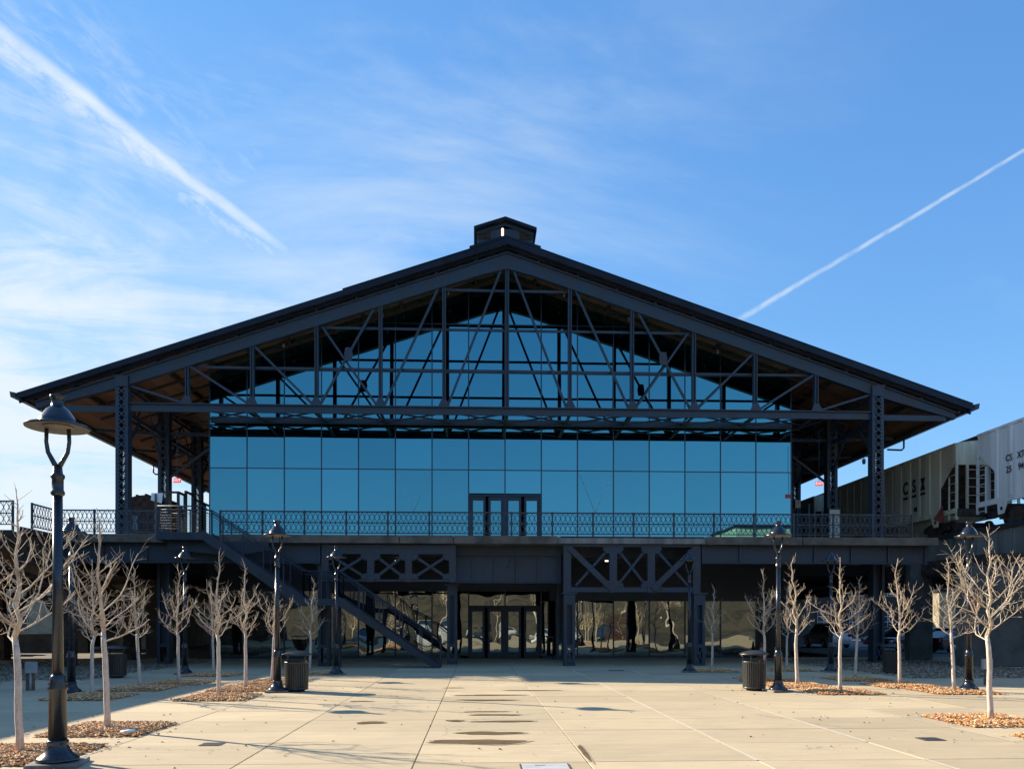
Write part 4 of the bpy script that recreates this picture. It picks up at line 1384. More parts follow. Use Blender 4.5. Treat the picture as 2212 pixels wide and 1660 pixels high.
HC.append(hopper_car('hopper_car', 'tan covered hopper car with big dark letters under the right eave', (RXC, 38.85, RZ), M['cartan'], 'big'))
HC.append(hopper_car('hopper_car', 'pale grey covered hopper car cut by the right edge of the view', (RXC, 22.08, RZ), M['cargrey'], 'num'))
HC.append(hopper_car('hopper_car', 'olive hopper car seen through the columns right of the glass wall', (RXC, 55.6, RZ), M['cargreen'], ''))
pf = empty('bay_shade_triangle', (23.4, 39.6, 7.2), 'pinkish red triangle painted as bay shading at the tan hopper car sill', 'shading panel')  # reddish bay shading built as a triangle on an added rod
q = MB()
q.prism([(40.7, 7.02), (39.7, 6.72), (39.9, 7.62)], 23.52, 23.535, 'x')
q.build('shade_panel', M['bayshade'], pf)
MB().tube([(23.55, 39.86, 6.6), (23.55, 39.9, 7.65)], .015, 5).build('panel_rod', M['steel'], pf)

# dark railcar on the left platform
rc = empty('railcar', (-18.0, 46, DECKZ), 'dark round-roofed railcar standing behind the left column', 'railcar')
q = MB()
xa, xb = -19.6, -16.75
prof = [(xa, DECKZ + .3), (xa, DECKZ + 2.9)] + [((xa + xb) / 2 + (xb - xa) / 2 * math.cos(math.pi - math.pi * i / 10), DECKZ + 2.9 + .75 * math.sin(math.pi * i / 10)) for i in range(1, 10)] + [(xb, DECKZ + 2.9), (xb, DECKZ + .3)]
q.prism(prof, 45.5, 47.6)
q.build('body', M['rust'], rc)
q = MB()
for i in range(9):
    a = math.pi * (i + .5) / 9
    x = (xa + xb) / 2 - 1.43 * math.cos(a); z = DECKZ + 2.9 + .75 * math.sin(a)
    q.box(x - .05, x + .05, 45.48, 47.6, z - .02, z + .06)
q.build('roof_rib', M['rust'], rc)
for x in (-18.9, -17.4):
    B(x - .3, x + .3, 45.46, 45.498, DECKZ + 1.7, DECKZ + 2.5).build('end_window', M['winglass'], rc)
B(-19.5, -16.85, 46, 47.4, DECKZ - .0, DECKZ + .298).build('underframe', M['canin'], rc)

# ------------------------------------------------------------------ street lamps
def make_lamp(scale_h=1.0):
    t = empty('street_lamp', (0, 0, 0))
    K = scale_h
    MB().box(-.27, .27, -.27, .27, 0.0, .05).build('plinth', M['conc'], t, bevel=.01)
    MB().lathe([(.222, .05), (.222, .085), (.205, .10), (.165, .13), (.130, .175), (.112, .225), (.108, .25), (.114, .26), (.114, .285), (.100, .295)], 24).build('base', M['black'], t)
    MB().lathe([(.098, .295), (.090, .86), (.104, .87), (.104, .90), (.095, .915), (.100, .93), (.074, 1.02), (.062, 1.04)], 24).build('pedestal', M['black'], t)
    MB().lathe([(.060, 1.04), (.050, 3.08 * K)], 20).build('pole', M['black'], t)
    MB().lathe([(.052, 3.08 * K), (.072, 3.10 * K), (.072, 3.13 * K), (.060, 3.15 * K), (.060, 3.27 * K), (.072, 3.29 * K), (.072, 3.32 * K), (.052, 3.34 * K), (.045, 3.42 * K)], 20).build('collar', M['black'], t)
    b = 3.86 * K
    for s_ in (-1, 1):
        MB().tube([(s_ * .01, 0, 3.40 * K), (s_ * .05, 0, 3.48 * K), (s_ * .10, 0, 3.58 * K), (s_ * .118, 0, 3.70 * K), (s_ * .112, 0, b + .03)], [.03, .027, .024, .022, .022], 10).build('yoke_arm', M['black'], t)
    sh = MB().lathe([(.333, b - .005), (.34, b + .012), (.325, b + .022), (.215, b + .04), (.196, b + .046), (.198, b + .085), (.188, b + .10), (.118, b + .205), (.085, b + .232), (.068, b + .245), (.064, b + .33), (.082, b + .345), (.082, b + .365), (.06, b + .372), (.0, b + .378)], 32, cap=False)
    so_ = sh.build('shade', M['black'], t)
    MB().lathe([(.327, b - .004), (.20, b + .02), (.15, b + .02)], 32, cap=False).build('reflector', M['lens'], so_)
    MB().lathe([(.155, b + .01), (.12, b - .012), (.0, b - .02)], 24, cap=False).build('lamp_glass', M['lens'], so_)
    return t
lamp0 = make_lamp(1.0)
LG = 'black street lamps around the plaza'
lamps = [(-5.0, 9.93, 1.055, 'black street lamp standing nearest, tall at the left edge of the paving', 0.2),
         (-4.9, 20.25, 1, 'black street lamp touching the slatted bin in front of the stairs', 0.1),
         (-4.6, 27.0, .99, 'black street lamp right beside the staircase landing', -.1),
         (-9.7, 19.9, 1, 'shaded black street lamp directly behind the nearest lamp post', .3),
         (-9.7, 27.5, 1, 'shaded black street lamp below the upper stair flight', 0),
         (7.5, 19.8, 1, 'black street lamp next to the sunlit right bin', .15),
         (7.4, 27.8, 1, 'black street lamp before the right end of the crossed truss', -.2),
         (12.3, 19.7, 1, 'black street lamp under the near end of the freight train', .2),
         (12.4, 27.8, 1, 'shaded black street lamp behind the middle of the right trees', 0)]
def place(src, first, loc, label, cat, grp, rz=0, sc=(1, 1, 1)):
    o = src if first else copy_tree(src)
    o.location = loc
    o.rotation_euler = (0, 0, rz)
    o.scale = sc
    return tag(o, label, cat, grp)
for i, (x, y, k, lab, rz) in enumerate(lamps[1:]):
    place(lamp0, i == 0, (x, y, 0), lab, 'street lamp', LG, rz)
x, y, k, lab, rz = lamps[0]
big = place(lamp0, False, (x, y, 0), lab, 'street lamp', LG, rz, (1.06, 1.06, 1.045))

# ------------------------------------------------------------------ bins
def make_bin():
    t = empty('trash_can', (0, 0, 0))
    q = MB()
    for k in range(34):
        a = 2 * math.pi * k / 34
        r_ = Vector((math.cos(a), math.sin(a), 0))
        q.beam(r_ * .275 + Vector((0, 0, .05)), r_ * .29 + Vector((0, 0, .74)), .012, .034, (-r_.y, r_.x, 0))
    q.build('slats', M['can'], t)
    MB().lathe([(.25, .06), (.255, .70)], 28, cap=True).build('liner', M['canin'], t)
    for z, r_ in ((.05, .283), (.70, .297)):
        MB().lathe([(r_ - .03, z), (r_, z), (r_, z + .045), (r_ - .03, z + .045), (r_ - .03, z)], 34, cap=False).build('hoop', M['can'], t)
    for k in range(4):
        a = math.pi / 4 + math.pi / 2 * k
        r_ = Vector((math.cos(a), math.sin(a), 0))
        MB().tube([r_ * .27 + Vector((0, 0, .72)), r_ * .28 + Vector((0, 0, .82)), r_ * .33 + Vector((0, 0, .91))], .013, 8).build('hood_post', M['can'], t)
    MB().lathe([(.365, .905), (.37, .92), (.33, .945), (.24, .985), (.12, 1.01), (.0, 1.018)], 32, cap=False).build('hood', M['can'], t)
    MB().lathe([(.2, .0), (.2, .05)], 20).build('foot', M['canin'], t)
    return t
bin0 = make_bin()
for i, (x, y, lab) in enumerate(((-4.47, 20.45, 'dark slatted bin with domed hood at the foot of the left lamp'),
                                 (7.05, 20.25, 'dark slatted bin with domed hood in sun beside the right lamp'),
                                 (-11.2, 25.8, 'shaded slatted bin under the platform among the left trees'),
                                 (14.1, 26.9, 'shaded slatted bin on the leaf litter near the concrete pier'))):
    place(bin0, i == 0, (x, y, 0), lab, 'trash can', 'slatted bins on the plaza', rnd.uniform(0, 1))

# ------------------------------------------------------------------ bare trees
def grow_tree(seed, h=3.32, spread=.62, fork=1.28):
    r_ = random.Random(seed)
    tk, cr = MB(), MB()
    lean = Vector((r_.uniform(-.04, .04), r_.uniform(-.04, .04), 0))
    pts, rad = [], []
    z = 0
    p = Vector((0, 0, -.02))
    n = 16
    for i in range(n + 1):
        z = h * i / n
        k = max(0, (z - fork) / (h - fork))
        amp = .008 if z < fork else .035 + .03 * k
        jx = r_.uniform(-amp, amp) if i else 0
        p = Vector((lean.x * z + jx, lean.y * z + r_.uniform(-amp, amp), z - (.02 if i == 0 else 0)))
        pts.append(p)
        rad.append(.047 - .008 * min(1, z / fork) if z < fork else .030 * (1 - k) ** .9 + .005)
    rad[0] = .055
    split = next(i for i, q_ in enumerate(pts) if q_.z > fork + .1)
    tk.tube(pts[:split + 1], rad[:split + 1], 10)
    cr.tube(pts[split:], rad[split:], 7)
    def at(z):
        for a, b in zip(pts[:-1], pts[1:]):
            if a.z <= z <= b.z:
                return a.lerp(b, (z - a.z) / (b.z - a.z))
        return pts[-1]
    def shoot(p, d, L, r0, lvl, upk):
        n = 6 if lvl == 0 else (4 if lvl == 1 else 2)
        ps, rs = [p.copy()], [r0]
        d = d.normalized()
        for i in range(n):
            d = (d + Vector((r_.uniform(-.3, .3), r_.uniform(-.3, .3), upk + r_.uniform(-.2, .26)))).normalized()
            p = p + d * (L / n)
            ps.append(p.copy())
            rs.append(r0 * (1 - .66 * (i + 1) / n) + .0008)
        cr.tube(ps, rs, 5 if lvl == 0 else 3, cap=False)
        if lvl < 2:
            m = max(1, int(L / (.105 if lvl == 0 else .12)))
            for j in range(m):
                f = (.14 + .84 * (j + r_.random() * .7) / m)
                i = min(n - 1, int(f * n))
                q_ = ps[i].lerp(ps[i + 1], f * n - i)
                dd = (ps[i + 1] - ps[i]).normalized()
                side = Vector((r_.uniform(-1, 1), r_.uniform(-1, 1), r_.uniform(-.5, .8))).normalized()
                nd = (dd * .7 + side * 1.0).normalized()
                LL = r_.uniform(.16, .46) * (1.1 - f * .5) * (L / .8 if lvl == 0 else .5)
                shoot(q_, nd, LL, max(.0030, rs[i] * .5), lvl + 1, .12)
    nb = 16
    a = r_.uniform(0, 6.28)
    for b in range(nb):
        f = (b + r_.uniform(0, .7)) / nb
        z = fork + (h - fork - .3) * f ** 1.25
        a += 2.4 + r_.uniform(-.5, .5)
        env = (.85 + .4 * f) if f < .4 else max(.16, 1.0 - 1.35 * (f - .4) / .6)
        L = spread * 1.6 * env * r_.uniform(.75, 1.2)
        el = R(r_.uniform(14, 40)) + f * .15
        d = Vector((math.cos(a) * math.cos(el), math.sin(a) * math.cos(el), math.sin(el)))
        shoot(at(z), d, L, .0105 * (1 - .45 * f) + .003, 0, .13)
    for k in range(10):
        q_ = at(h - .6 + .55 * k / 10)
        aa = r_.uniform(0, 6.28)
        shoot(q_, Vector((math.cos(aa), math.sin(aa), .9)), r_.uniform(.1, .24), .0045, 2, .1)
    return tk, cr
VAR = []
for i, (sd, hh, spd, fk) in enumerate(((11, 3.30, .62, 1.26), (23, 3.36, .68, 1.30), (37, 3.28, .56, 1.22), (51, 3.34, .78, 1.34), (68, 3.40, .58, 1.3))):
    t = empty('bare_tree', (0, 0, 0))
    a, b = grow_tree(sd, hh, spd, fk)
    a.build('trunk', M['bark'], t, fixn=False)
    b.build('branches', M['twig'], t, fixn=False)
    VAR.append(t)
TG = 'bare young trees in mulch beds'
trees = [(-5.88, 10.72, 3, 1.02, 'bare young tree with the lowest wide fork, right behind the nearest lamp', 1.0),
         (-5.82, 13.1, 1, 1.04, 'bare young tree in the sunlit mulch bed with a white cover, past the nearest lamp', 2.2),
         (-5.84, 18.7, 0, 1.0, 'bare young tree in front of the upper stair flight, left of the narrow one', .4),
         (-5.93, 21.2, 2, 1.0, 'narrow bare tree two places left of the first bin lamp', 3.3),
         (-5.76, 23.2, 4, .92, 'short bare tree half hidden by the lamp next to the left bin', 5.0),
         (-5.6, 27.6, 2, .98, 'thin shaded tree before the stair landing between two lamps', 1.7),
         (-8.8, 19.0, 0, .95, 'shaded tree in the back row nearest the left lamp posts', 4.4),
         (-8.7, 21.4, 1, .95, 'shaded tree in the back row beside the shaded left bin', 2.9),
         (-8.4, 23.3, 4, .98, 'shaded tree in the back row left of the lamp below the stairs', .9),
         (-8.6, 27.0, 2, .94, 'shaded thin tree in the back row behind the stair shadow', 3.8),
         (8.87, 13.6, 3, 1.0, 'largest bare tree at right, alone in the near sunlit mulch bed', .2),
         (11.8, 19.5, 1, .98, 'bare tree left of the lamp under the freight train', 1.4),
         (11.5, 21.5, 4, 1.0, 'bare tree in front of the shaded right bin', 2.6),
         (8.97, 19.6, 0, 1.0, 'bare tree in the front bed in the middle of the right group', 3.6),
         (8.66, 21.5, 2, 1.06, 'bare tree just right of the lamp beside the sunlit bin', 4.6),
         (11.5, 24.1, 1, .92, 'shaded bare tree between the two middle trees of the right group', 5.3),
         (8.7, 24.0, 4, .97, 'bare tree rising behind the sunlit right bin', .7),
         (8.4, 28.5, 2, .93, 'grey shaded tree by the right column of the crossed truss', 2.0),
         (11.3, 29.0, 0, .9, 'faint shaded tree far back behind the right lamp', 4.0),
         (8.85, 11.0, 1, 1.0, 'bare tree at the right edge whose branches just enter the view', 1.1)]
used = set()
for x, y, vi, sc, lab, rz in trees:
    o = place(VAR[vi], vi not in used, (x, y, .03), lab, 'tree', TG, rz, (sc, sc, sc))
    used.add(vi)

for i, (x, y, vi, sc) in enumerate(((-9, -11.6, 1, 2.0), (-3.1, -12.2, 3, 2.3), (2.4, -11.4, 0, 2.0), (6.6, -12.2, 4, 2.4), (10.4, -11.5, 2, 2.1), (16.5, -12.2, 1, 2.4), (22, -11.8, 3, 2.1), (-15.5, -12, 4, 2.2))):
    lab = 'bare street tree below the dry slope, mirrored ' + ('left of the stairs', 'behind the stair flight', 'in the lower doors', 'under the left part of the crossed truss', 'under the right part of the crossed truss', 'at the right shop corner', 'beyond the right shop corner', 'beyond the left shop corner')[i]
    place(VAR[vi], False, (x, y, -.2), lab, 'tree', 'bare trees mirrored in the shop glass', i * 1.3, (sc, sc, sc))

# mulch beds around the trees
def make_bed(seed):
    r_ = random.Random(seed)
    t = empty('mulch_bed', (0, 0, 0))
    q = MB()
    n = 10
    W2, D2 = .77, .82
    def hz(i, j):
        e = min(i, j, n - i, n - j)
        return .004 + .045 * min(1, e / 3) * r_.uniform(.7, 1.1) if e else .003
    vs = [(-W2 + 2 * W2 * i / n, -D2 + 2 * D2 * j / n, hz(i, j)) for j in range(n + 1) for i in range(n + 1)]
    q.add(vs, [(j * (n + 1) + i, j * (n + 1) + i + 1, (j + 1) * (n + 1) + i + 1, (j + 1) * (n + 1) + i) for j in range(n) for i in range(n)], True)
    q.build('soil', M['soil'], t)
    q = MB()
    for _ in range(2200):
        x, y = r_.uniform(-W2, W2) * 1.0, r_.uniform(-D2, D2) * 1.0
        if r_.random() < .10: x, y = x * r_.uniform(1, 1.35), y * r_.uniform(1, 1.3)
        e = min(W2 - abs(x), D2 - abs(y))
        z = .008 + .045 * max(0, min(1, e / .22)) + r_.uniform(0, .018)
        L, wd = r_.uniform(.014, .046), r_.uniform(.007, .020)
        a = r_.uniform(0, 6.28)
        tl_ = r_.uniform(-.28, .28)
        ax = Vector((math.cos(a), math.sin(a), tl_ * .8)); ay = Vector((-math.sin(a), math.cos(a), r_.uniform(-.4, .4)))
        c = Vector((x, y, z))
        q.add([c - ax * L - ay * wd, c + ax * L - ay * wd * .6, c + ax * L * .8 + ay * wd, c - ax * L * .9 + ay * wd * .8, c + Vector((0, 0, wd * .9))],
              [(0, 1, 4), (1, 2, 4), (2, 3, 4), (3, 0, 4)])
    q.build('wood_chips', M['chips'], t, fixn=False)['kind'] = 'stuff'
    return t
BEDS = [make_bed(5), make_bed(6)]
bl = ['under the tree behind the nearest lamp', 'with a white cover beside the nearest lamp', 'under the third tree of the sunlit left row', 'under the narrow tree two places left of the first bin lamp',
      'half hidden by the left bin lamp', 'in shade by the stair landing', 'in shade nearest the left lamp posts', 'in shade beside the shaded left bin', 'in shade left of the lamp below the stairs',
      'in shade behind the stair shadow', 'alone at right nearest the camera', 'left of the lamp under the freight train', 'in front of the shaded right bin', 'in the middle front of the right group',
      'right of the lamp beside the sunlit bin', 'in shade behind the middle right trees', 'behind the sunlit right bin', 'by the right column of the crossed truss', 'far back in shade behind the right lamp', 'cut by the right edge of the view']
for i, (tr, lab) in enumerate(zip(trees, bl)):
    place(BEDS[i % 2], i < 2, (tr[0], tr[1] + (.05 if i % 3 else -.04), .003), 'square wood chip bed ' + lab, 'mulch bed', 'mulch beds in the paving', math.pi * (i // 2 % 2))

# ------------------------------------------------------------------ small things on the plaza
def puddle(cx_, cy_, rx, ry, label, seed):
    r_ = random.Random(seed)
    q = MB()
    n = 36
    ph = [r_.uniform(0, 6.28) for _ in range(6)]
    pts = []
    for k in range(n):
        a = 2 * math.pi * k / n
        m_ = 1 + sum(.13 / (j + 1) ** .6 * math.sin((j + 2) * a + ph[j]) for j in range(6))
        pts.append((cx_ + rx * m_ * math.cos(a), cy_ + ry * m_ * math.sin(a)))
    o = empty('puddle', (cx_, cy_, 0), label, 'puddle', 'damp patches along the plaza centre')
    q.add([(x, y, .0085) for x, y in pts], [tuple(range(n))])
    q.build('wet_patch', M['wet'], o)
    q = MB()
    q.add([(cx_ + (x - cx_) * r_.uniform(1.05, 1.16) + .02, cy_ + (y - cy_) * r_.uniform(1.08, 1.30), .0045) for x, y in pts], [tuple(range(n))])
    q.build('damp_rim', M['damp'], o)
    return o
pl = [(.05, 11.6, .66, .22, 'largest damp brown patch nearest the viewer between the middle joints'),
      (.2, 12.52, .46, .17, 'second damp brown patch just behind the largest one'),
      (-.36, 14.12, .17, .10, 'small round damp patch left of the forked one'),
      (.5, 14.0, .50, .10, 'forked damp patch reaching to the right middle joint'),
      (.35, 15.0, .45, .10, 'thin damp patch in the middle of the centre slabs'),
      (.2, 15.55, .36, .07, 'faint damp streak behind the thin middle patch'),
      (-1.8, 13.93, .25, .14, 'lone damp patch on the slab left of the left middle joint'),
      (-2.5, 17.73, .22, .09, 'pale damp spot left of the lamp shadow'),
      (.25, 17.9, .62, .12, 'long damp streak crossing the slab before the shade edge'),
      (.35, 19.1, .78, .14, 'long damp streak farther back beside the right middle joint'),
      (1.4, 20.4, .68, .10, 'narrow damp streak crossing the right middle joint'),
      (-.58, 21.3, .22, .08, 'smallest damp spot nearest the shade edge'),
      (1.42, 10.6, .035, .62, 'thin damp stain running along the right middle joint')]
for i, a in enumerate(pl): puddle(*a, seed=40 + i)
def cover(x, y, sx, sy, mt, label, nm='access_cover', rz=0, cat='cover'):
    t = empty(nm, (x, y, 0), label, cat, None, rz)
    q = MB()
    q.box(-sx / 2, sx / 2, -sy / 2, sy / 2, .001, .008)
    q.v = [(a + x, b + y, c) for a, b, c in q.v]
    q.build('lid', mt, t)
    q = MB()
    for s_ in (-1, 1):
        q.box(x - sx / 2, x + sx / 2, y + s_ * (sy / 2 + .012) - .011, y + s_ * (sy / 2 + .012) + .011, .001, .006)
        q.box(x + s_ * (sx / 2 + .012) - .011, x + s_ * (sx / 2 + .012) + .011, y - sy / 2, y + sy / 2, .001, .006)
    q.build('rim', M['joint'], t)
    return t
cover(-3.7, 11.55, .26, .26, M['iron'], 'small square dark cover in the slab left of the middle')
cover(6.66, 11.6, .28, .28, M['iron'], 'small square dark cover in the slab near the right bed')
c_ = cover(.82, 9.45, .55, .62, M['palecov'], 'pale rectangular access cover at the bottom edge of the paving')
B(.70, .82, 9.6, 9.65, .0085, .012).build('lifting_slot', M['grey'], c_)
cover(5.03, 28.9, .5, .35, M['iron'], 'dark oval drain in the shaded paving before the crossed truss')
cover(7.9, 23.4, .35, .3, M['iron'], 'dark drain cover in shade left of the sunlit right bin')
t = empty('valve_cover', (-5.28, 12.55, .05), 'flat white disc cover lying on the mulch past the nearest lamp', 'cover')
MB().lathe([(.0, .04), (.10, .04), (.11, .055), (.10, .075), (.0, .08)], 20, (-5.28, 12.55, 0), cap=False).build('lid', M['white'], t)
q = MB()
for _ in range(190):
    x, y = rnd.choice((rnd.uniform(-6, 9), rnd.gauss(-5, 1.2), rnd.gauss(7.5, 1.5))), rnd.uniform(9.5, 24)
    s_ = rnd.uniform(.012, .035)
    a = rnd.uniform(0, 6.28)
    dx, dy = math.cos(a) * s_, math.sin(a) * s_
    q.add([(x - dx, y - dy, .004), (x + dy * .6, y - dx * .6, .012 + rnd.uniform(0, .02)), (x + dx, y + dy, .005), (x - dy * .6, y + dx * .6, .004 + rnd.uniform(0, .025))], [(0, 1, 2, 3)])
tag(q.build('fallen_leaves', M['leaf'], fixn=False), 'scattered dry brown leaves lying on the plaza', 'leaves', kind='stuff')
for x, y, lab in ((-11.2, 21.0, 'grey utility box on a brown post at the far left'), (13.98, 21.6, 'grey utility box on a brown post behind the large right tree')):
    t = empty('utility_box', (x, y, 0), lab, 'utility box', 'utility boxes beside the plaza')
    B(x - .14, x + .12, y - .1, y + .02, .44, .72).build('cabinet', M['grey'], t, bevel=.01)
    s_ = -1 if x < 0 else 1
    B(x + s_ * .10 - .08, x + s_ * .10 + .08, y + .022, y + .16, 0, .74).build('post', M['post'], t)
    MB().tube([(x - .02, y - .05, 0), (x - .02, y - .05, .44)], .028, 8).build('conduit', M['grey'], t)
t = empty('orange_board', (19.4, 30.6, 2.1), 'small orange board on the concrete pier behind the right lamp', 'sign board')
B(19.22, 19.36, 30.64, 30.69, 2.15, 2.68).build('board', M['orange'], t)
B(19.40, 19.56, 30.64, 30.69, 2.15, 2.68).build('board', M['orange'], t)
B(19.36, 19.40, 30.65, 30.69, 2.10, 2.72).build('batten', M['steel'], t)
for x, y, lab in ((13.9, 38.9, 'orange traffic cone by the shop wall, left one of two'), (14.65, 38.95, 'orange traffic cone by the dark brick, right one of two')):
    t = empty('traffic_cone', (x, y, 0), lab, 'traffic cone', 'traffic cones by the shop wall')
    B(x - .18, x + .18, y - .18, y + .18, .0, .04).build('base', M['cone'], t)
    MB().lathe([(.14, .04), (.095, .35)], 16, (x, y, 0)).build('body', M['cone'], t)
    MB().lathe([(.096, .352), (.07, .52)], 16, (x, y, 0)).build('band', M['white'], t)
    MB().lathe([(.069, .522), (.03, .78)], 16, (x, y, 0)).build('tip', M['cone'], t)
t = empty('door_bollard', (3.55, 38.0, 0), 'thin black card reader post beside the lower doors', 'bollard')
MB().tube([(3.62, 38, 0), (3.62, 38, 1.02)], .035, 8).build('post', M['black'], t)
B(3.3, 3.66, 37.95, 38.05, 1.02, 1.07).build('arm', M['black'], t)

# ------------------------------------------------------------------ cars
def make_car(name, label, loc, rz, paint, kind='sedan', grp=None, L=4.5, W=1.78):
    t = empty(name, (0, 0, 0))
    H = 1.46 if kind != 'suv' else 1.72
    k = H / 1.46
    # lower body lofted across the width; x is forward
    prof = [(-L / 2, .42), (-L / 2 - .02, .62), (-L / 2 + .05, .92 * k), (-L / 2 + .5, .98 * k), (-.2, .98 * k), (.85, .95 * k), (L / 2 - .35, .82 * k), (L / 2 - .03, .66 * k), (L / 2, .40), (L / 2 - .1, .22), (-L / 2 + .1, .24)]
    vs, fs = [], []
    ys = [-W / 2 + .04, -W / 2, -W / 2 + .02, W / 2 - .02, W / 2, W / 2 - .04]
    n = len(prof)
    rows = []
    for yy, ins in ((-W / 2 + .03, .06), (-W / 2, 0), (W / 2, 0), (W / 2 - .03, .06)):
        pass
    q = MB()
    m_ = []
    for yy, f in ((-W / 2, .93), (-W / 2 + .12, 1.0), (W / 2 - .12, 1.0), (W / 2, .93)):
        m_.append([(px * f, yy, pz if f == 1.0 else .24 + (pz - .24) * (.88 if pz > .7 else 1)) for px, pz in prof])
    vs = [p for r_ in m_ for p in r_]
    for a in range(3):
        for i in range(n):
            fs.append((a * n + i, a * n + (i + 1) % n, (a + 1) * n + (i + 1) % n, (a + 1) * n + i))
    fs += [tuple(range(n)), tuple(range(4 * n - 1, 3 * n - 1, -1))]
    q.add(vs, fs)
    body = q.build('body', paint, t, bevel=.05)
    # cabin: glass band and roof
    if kind == 'sedan':
        bx = [(-1.75, 1.25), (-.95, .35)]
    elif kind == 'hatch':
        bx = [(-2.05, 1.30), (-1.30, .35)]
    else:
        bx = [(-2.1, 1.2), (-1.75, .45)]
    b0, r0 = bx
    zb, zt = .93 * k, H - .06
    q = MB()
    yb, yt = W / 2 - .10, W / 2 - .28
    q.add([(b0[0], -yb, zb), (b0[1], -yb, zb), (b0[1], yb, zb), (b0[0], yb, zb), (r0[0], -yt, zt), (r0[1], -yt, zt), (r0[1], yt, zt), (r0[0], yt, zt)],
          [(0, 3, 2, 1), (4, 5, 6, 7), (0, 1, 5, 4), (1, 2, 6, 5), (2, 3, 7, 6), (3, 0, 4, 7)])
    q.build('windows', M['winglass'], t)
    q = MB()
    q.box(r0[0] - .1, r0[1] + .08, -yt - .03, yt + .03, zt + .002, zt + .07)
    q.build('roof', paint, t, bevel=.03)
    for s_ in (-1, 1):
        for (xa, xb) in ((b0[0], r0[0]), (b0[1], r0[1]), ((b0[0] + b0[1]) / 2, (r0[0] + r0[1]) / 2)):
            MB().beam((xa, s_ * (yb + .005), zb), (xb, s_ * (yt + .005), zt + .02), .09, .05).build('pillar', paint, t)
    for xw in (-L / 2 + .85, L / 2 - .85):
        for s_ in (-1, 1):
            q = MB(); q.lathe([(.20, -.1), (.31, -.1), (.325, -.06), (.325, .06), (.31, .1), (.20, .1)], 24, (xw, s_ * (W / 2 - .08), .325), 'y')
            wl = q.build('wheel', M['tyre'], t)
            q = MB(); q.lathe([(.02, .0), (.205, -.01), (.205, .02)], 16, (xw, s_ * (W / 2 + .015), .325), 'y'); q.build('rim', M['rim'], wl)
    for s_ in (-1, 1):
        q = MB(); q.box(L / 2 - .22, L / 2 - .04, s_ * .72 - .16, s_ * .72 + .16, .58 * k, .72 * k); q.build('headlight', M['head'], t)
        q = MB(); q.box(-L / 2 - .03, -L / 2 + .12, s_ * .70 - .14, s_ * .70 + .14, .68 * k, .86 * k); q.build('tail_light', M['tail'], t)
    q = MB(); q.box(-L / 2 - .035, -L / 2 + .01, -.26, .26, .62 * k, .74 * k); q.build('number_plate', M['plate'], t)
    t.location = loc
    t.rotation_euler = (0, 0, rz)
    return tag(t, label, 'car', grp)
CG = 'cars parked beyond the viaduct'
make_car('parked_car', 'dark blue hatchback parked beyond the viaduct, right of the concrete pier', (29.1, 47.2, -.06), R(8), CARCOL['navy'], 'hatch', CG)
make_car('parked_car', 'silver car mostly hidden behind the dark blue hatchback', (30.0, 51.8, -.06), R(15), CARCOL['silver'], 'sedan', CG)
make_car('parked_car', 'dark sedan facing left behind the shaded right bin', (27.2, 50.2, -.06), R(200), CARCOL['dark'], 'sedan', CG)
make_car('parked_car', 'red car parked behind the dark sedan', (30.4, 57.5, -.06), R(160), CARCOL['red'], 'sedan', CG)
make_car('parked_car', 'white van-like car glimpsed between the dark right columns', (25.8, 58.5, -.06), R(90), CARCOL['white'], 'suv', CG)
RG = 'cars reflected in the shop glass'
for i, (x, rz, c, kd, lab) in enumerate(((-11.4, 88, 'silver', 'sedan', 'silver sedan on the street, mirrored in shade left of the stairs'),
                                    (-8.2, 92, 'dark', 'suv', 'dark tall car on the street, mirrored left of the stairs'),
                                    (-5.2, 85, 'white', 'suv', 'white tall car on the street, mirrored in the shop glass left of the doors'),
                                    (-2.2, 91, 'white', 'sedan', 'white sedan on the street, mirrored behind the stair foot'),
                                    (.7, 95, 'dark', 'sedan', 'dark sedan on the street, mirrored in the lower doors'),
                                    (3.6, 88, 'white', 'suv', 'white tall car on the street, mirrored right of the lower doors'),
                                    (6.6, 92, 'white', 'sedan', 'white sedan on the street, mirrored under the crossed truss'),
                                    (9.6, 100, 'silver', 'sedan', 'silver sedan on the street, mirrored before the right column'),
                                    (13.5, 90, 'navy', 'hatch', 'dark hatchback on the street, mirrored near the right shop corner'))):
    make_car('street_car', lab, (x, -4.6, -.15), R(rz), CARCOL[c], kd, RG)

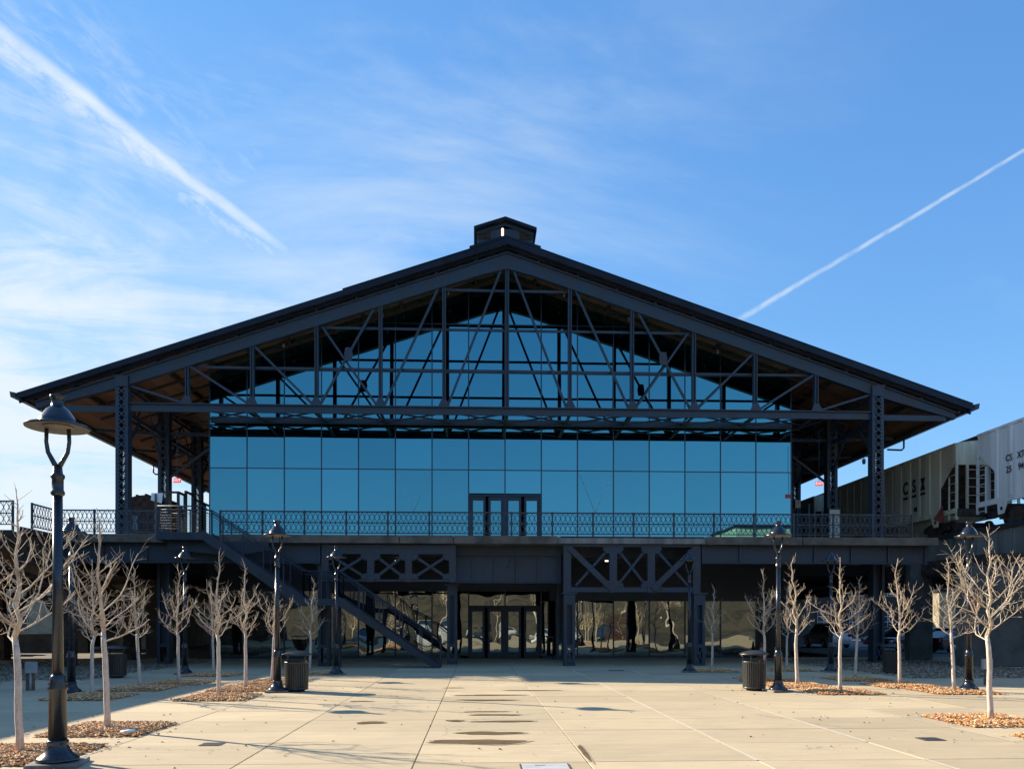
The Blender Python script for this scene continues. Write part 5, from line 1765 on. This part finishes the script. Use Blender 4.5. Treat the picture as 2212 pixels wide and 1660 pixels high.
# ------------------------------------------------------------------ buildings seen past and reflected
def house(name, label, x0, x1, y0, y1, h, wall, wins, roof=None, face='-y'):
    t = empty(name, ((x0 + x1) / 2, (y0 + y1) / 2, 0), label, 'building')
    B(x0, x1, y0, y1, -.25, h).build('walls', M[wall], t)
    B(x0 - .2, x1 + .2, y0 - .2, y1 + .2, h, h + .35).build('roof', M['roofmetal'], t)
    for (a, b, z0, z1) in wins:
        if face == '-y': f = B(a, b, y0 - .06, y0 - .003, z0, z1)
        elif face == '+y': f = B(a, b, y1 + .003, y1 + .06, z0, z1)
        elif face == '+x': f = B(x1 + .003, x1 + .06, a, b, z0, z1)
        else: f = B(x0 - .06, x0 - .003, a, b, z0, z1)
        w_ = f.build('window', M['white'], t)
        g_ = .08
        na, nz = 2, 3
        for i in range(na):
            for j in range(nz):
                aa, bb = a + (b - a) * i / na + g_ / 2, a + (b - a) * (i + 1) / na - g_ / 2
                za, zb = z0 + (z1 - z0) * j / nz + g_ / 2, z0 + (z1 - z0) * (j + 1) / nz - g_ / 2
                if face == '-y': q = B(aa, bb, y0 - .085, y0 - .063, za, zb)
                elif face == '+y': q = B(aa, bb, y1 + .063, y1 + .085, za, zb)
                elif face == '+x': q = B(x1 + .063, x1 + .085, aa, bb, za, zb)
                else: q = B(x0 - .085, x0 - .063, aa, bb, za, zb)
                q.build('window_pane', M['winglass'], w_)
    return t
house('beige_house', 'low beige building with white windows seen under the left viaduct', -46, -24, 62, 76, 5.5, 'beige',
      [(-45 + 3.4 * i, -43.6 + 3.4 * i, 1.1, 2.9) for i in range(6)])
house('tan_block', 'plain tan building beyond the parking lot behind the right pier', 49.2, 62, 84, 87, 5, 'tan', [(53 + 4 * i, 54.6 + 4 * i, 1.2, 3.2) for i in range(2)])
house('dark_gap_block', 'long dark brick block added to darken the gap far behind the viaduct columns', 20, 62, 98, 112, 13, 'brick', [(22 + 4 * i, 23.6 + 4 * i, z, z + 2) for i in range(10) for z in (1.2, 5)])  # widened and raised to shut out the bright sky under the viaduct
t = house('cream_hall', 'cream building in two steps, mirrored low in the right glass panes', 37, 72, -66, -52, 15.2, 'cream', [(38.5 + 4 * i, 40.1 + 4 * i, z, z + 1.6) for i in range(8) for z in (9.2, 12.4)], face='+y')
B(42.5, 72, -65, -53, 15.56, 17.6).build('upper_storey', M['cream'], t)
B(42.2, 72.3, -65.3, -52.7, 17.603, 17.95).build('roof', M['roofmetal'], t)
wl = tag(B(-40, -22, 47, 47.3, 0, 1.1).build('low_wall', M['concd']), 'low dark wall under the left viaduct before the beige building', 'wall')
make_car('parked_car', 'white van-like car under the left viaduct beside the beige building', (-30.5, 52, -.25), R(20), CARCOL['white'], 'suv', 'cars parked left of the hall')
bpy.context.view_layer.update()
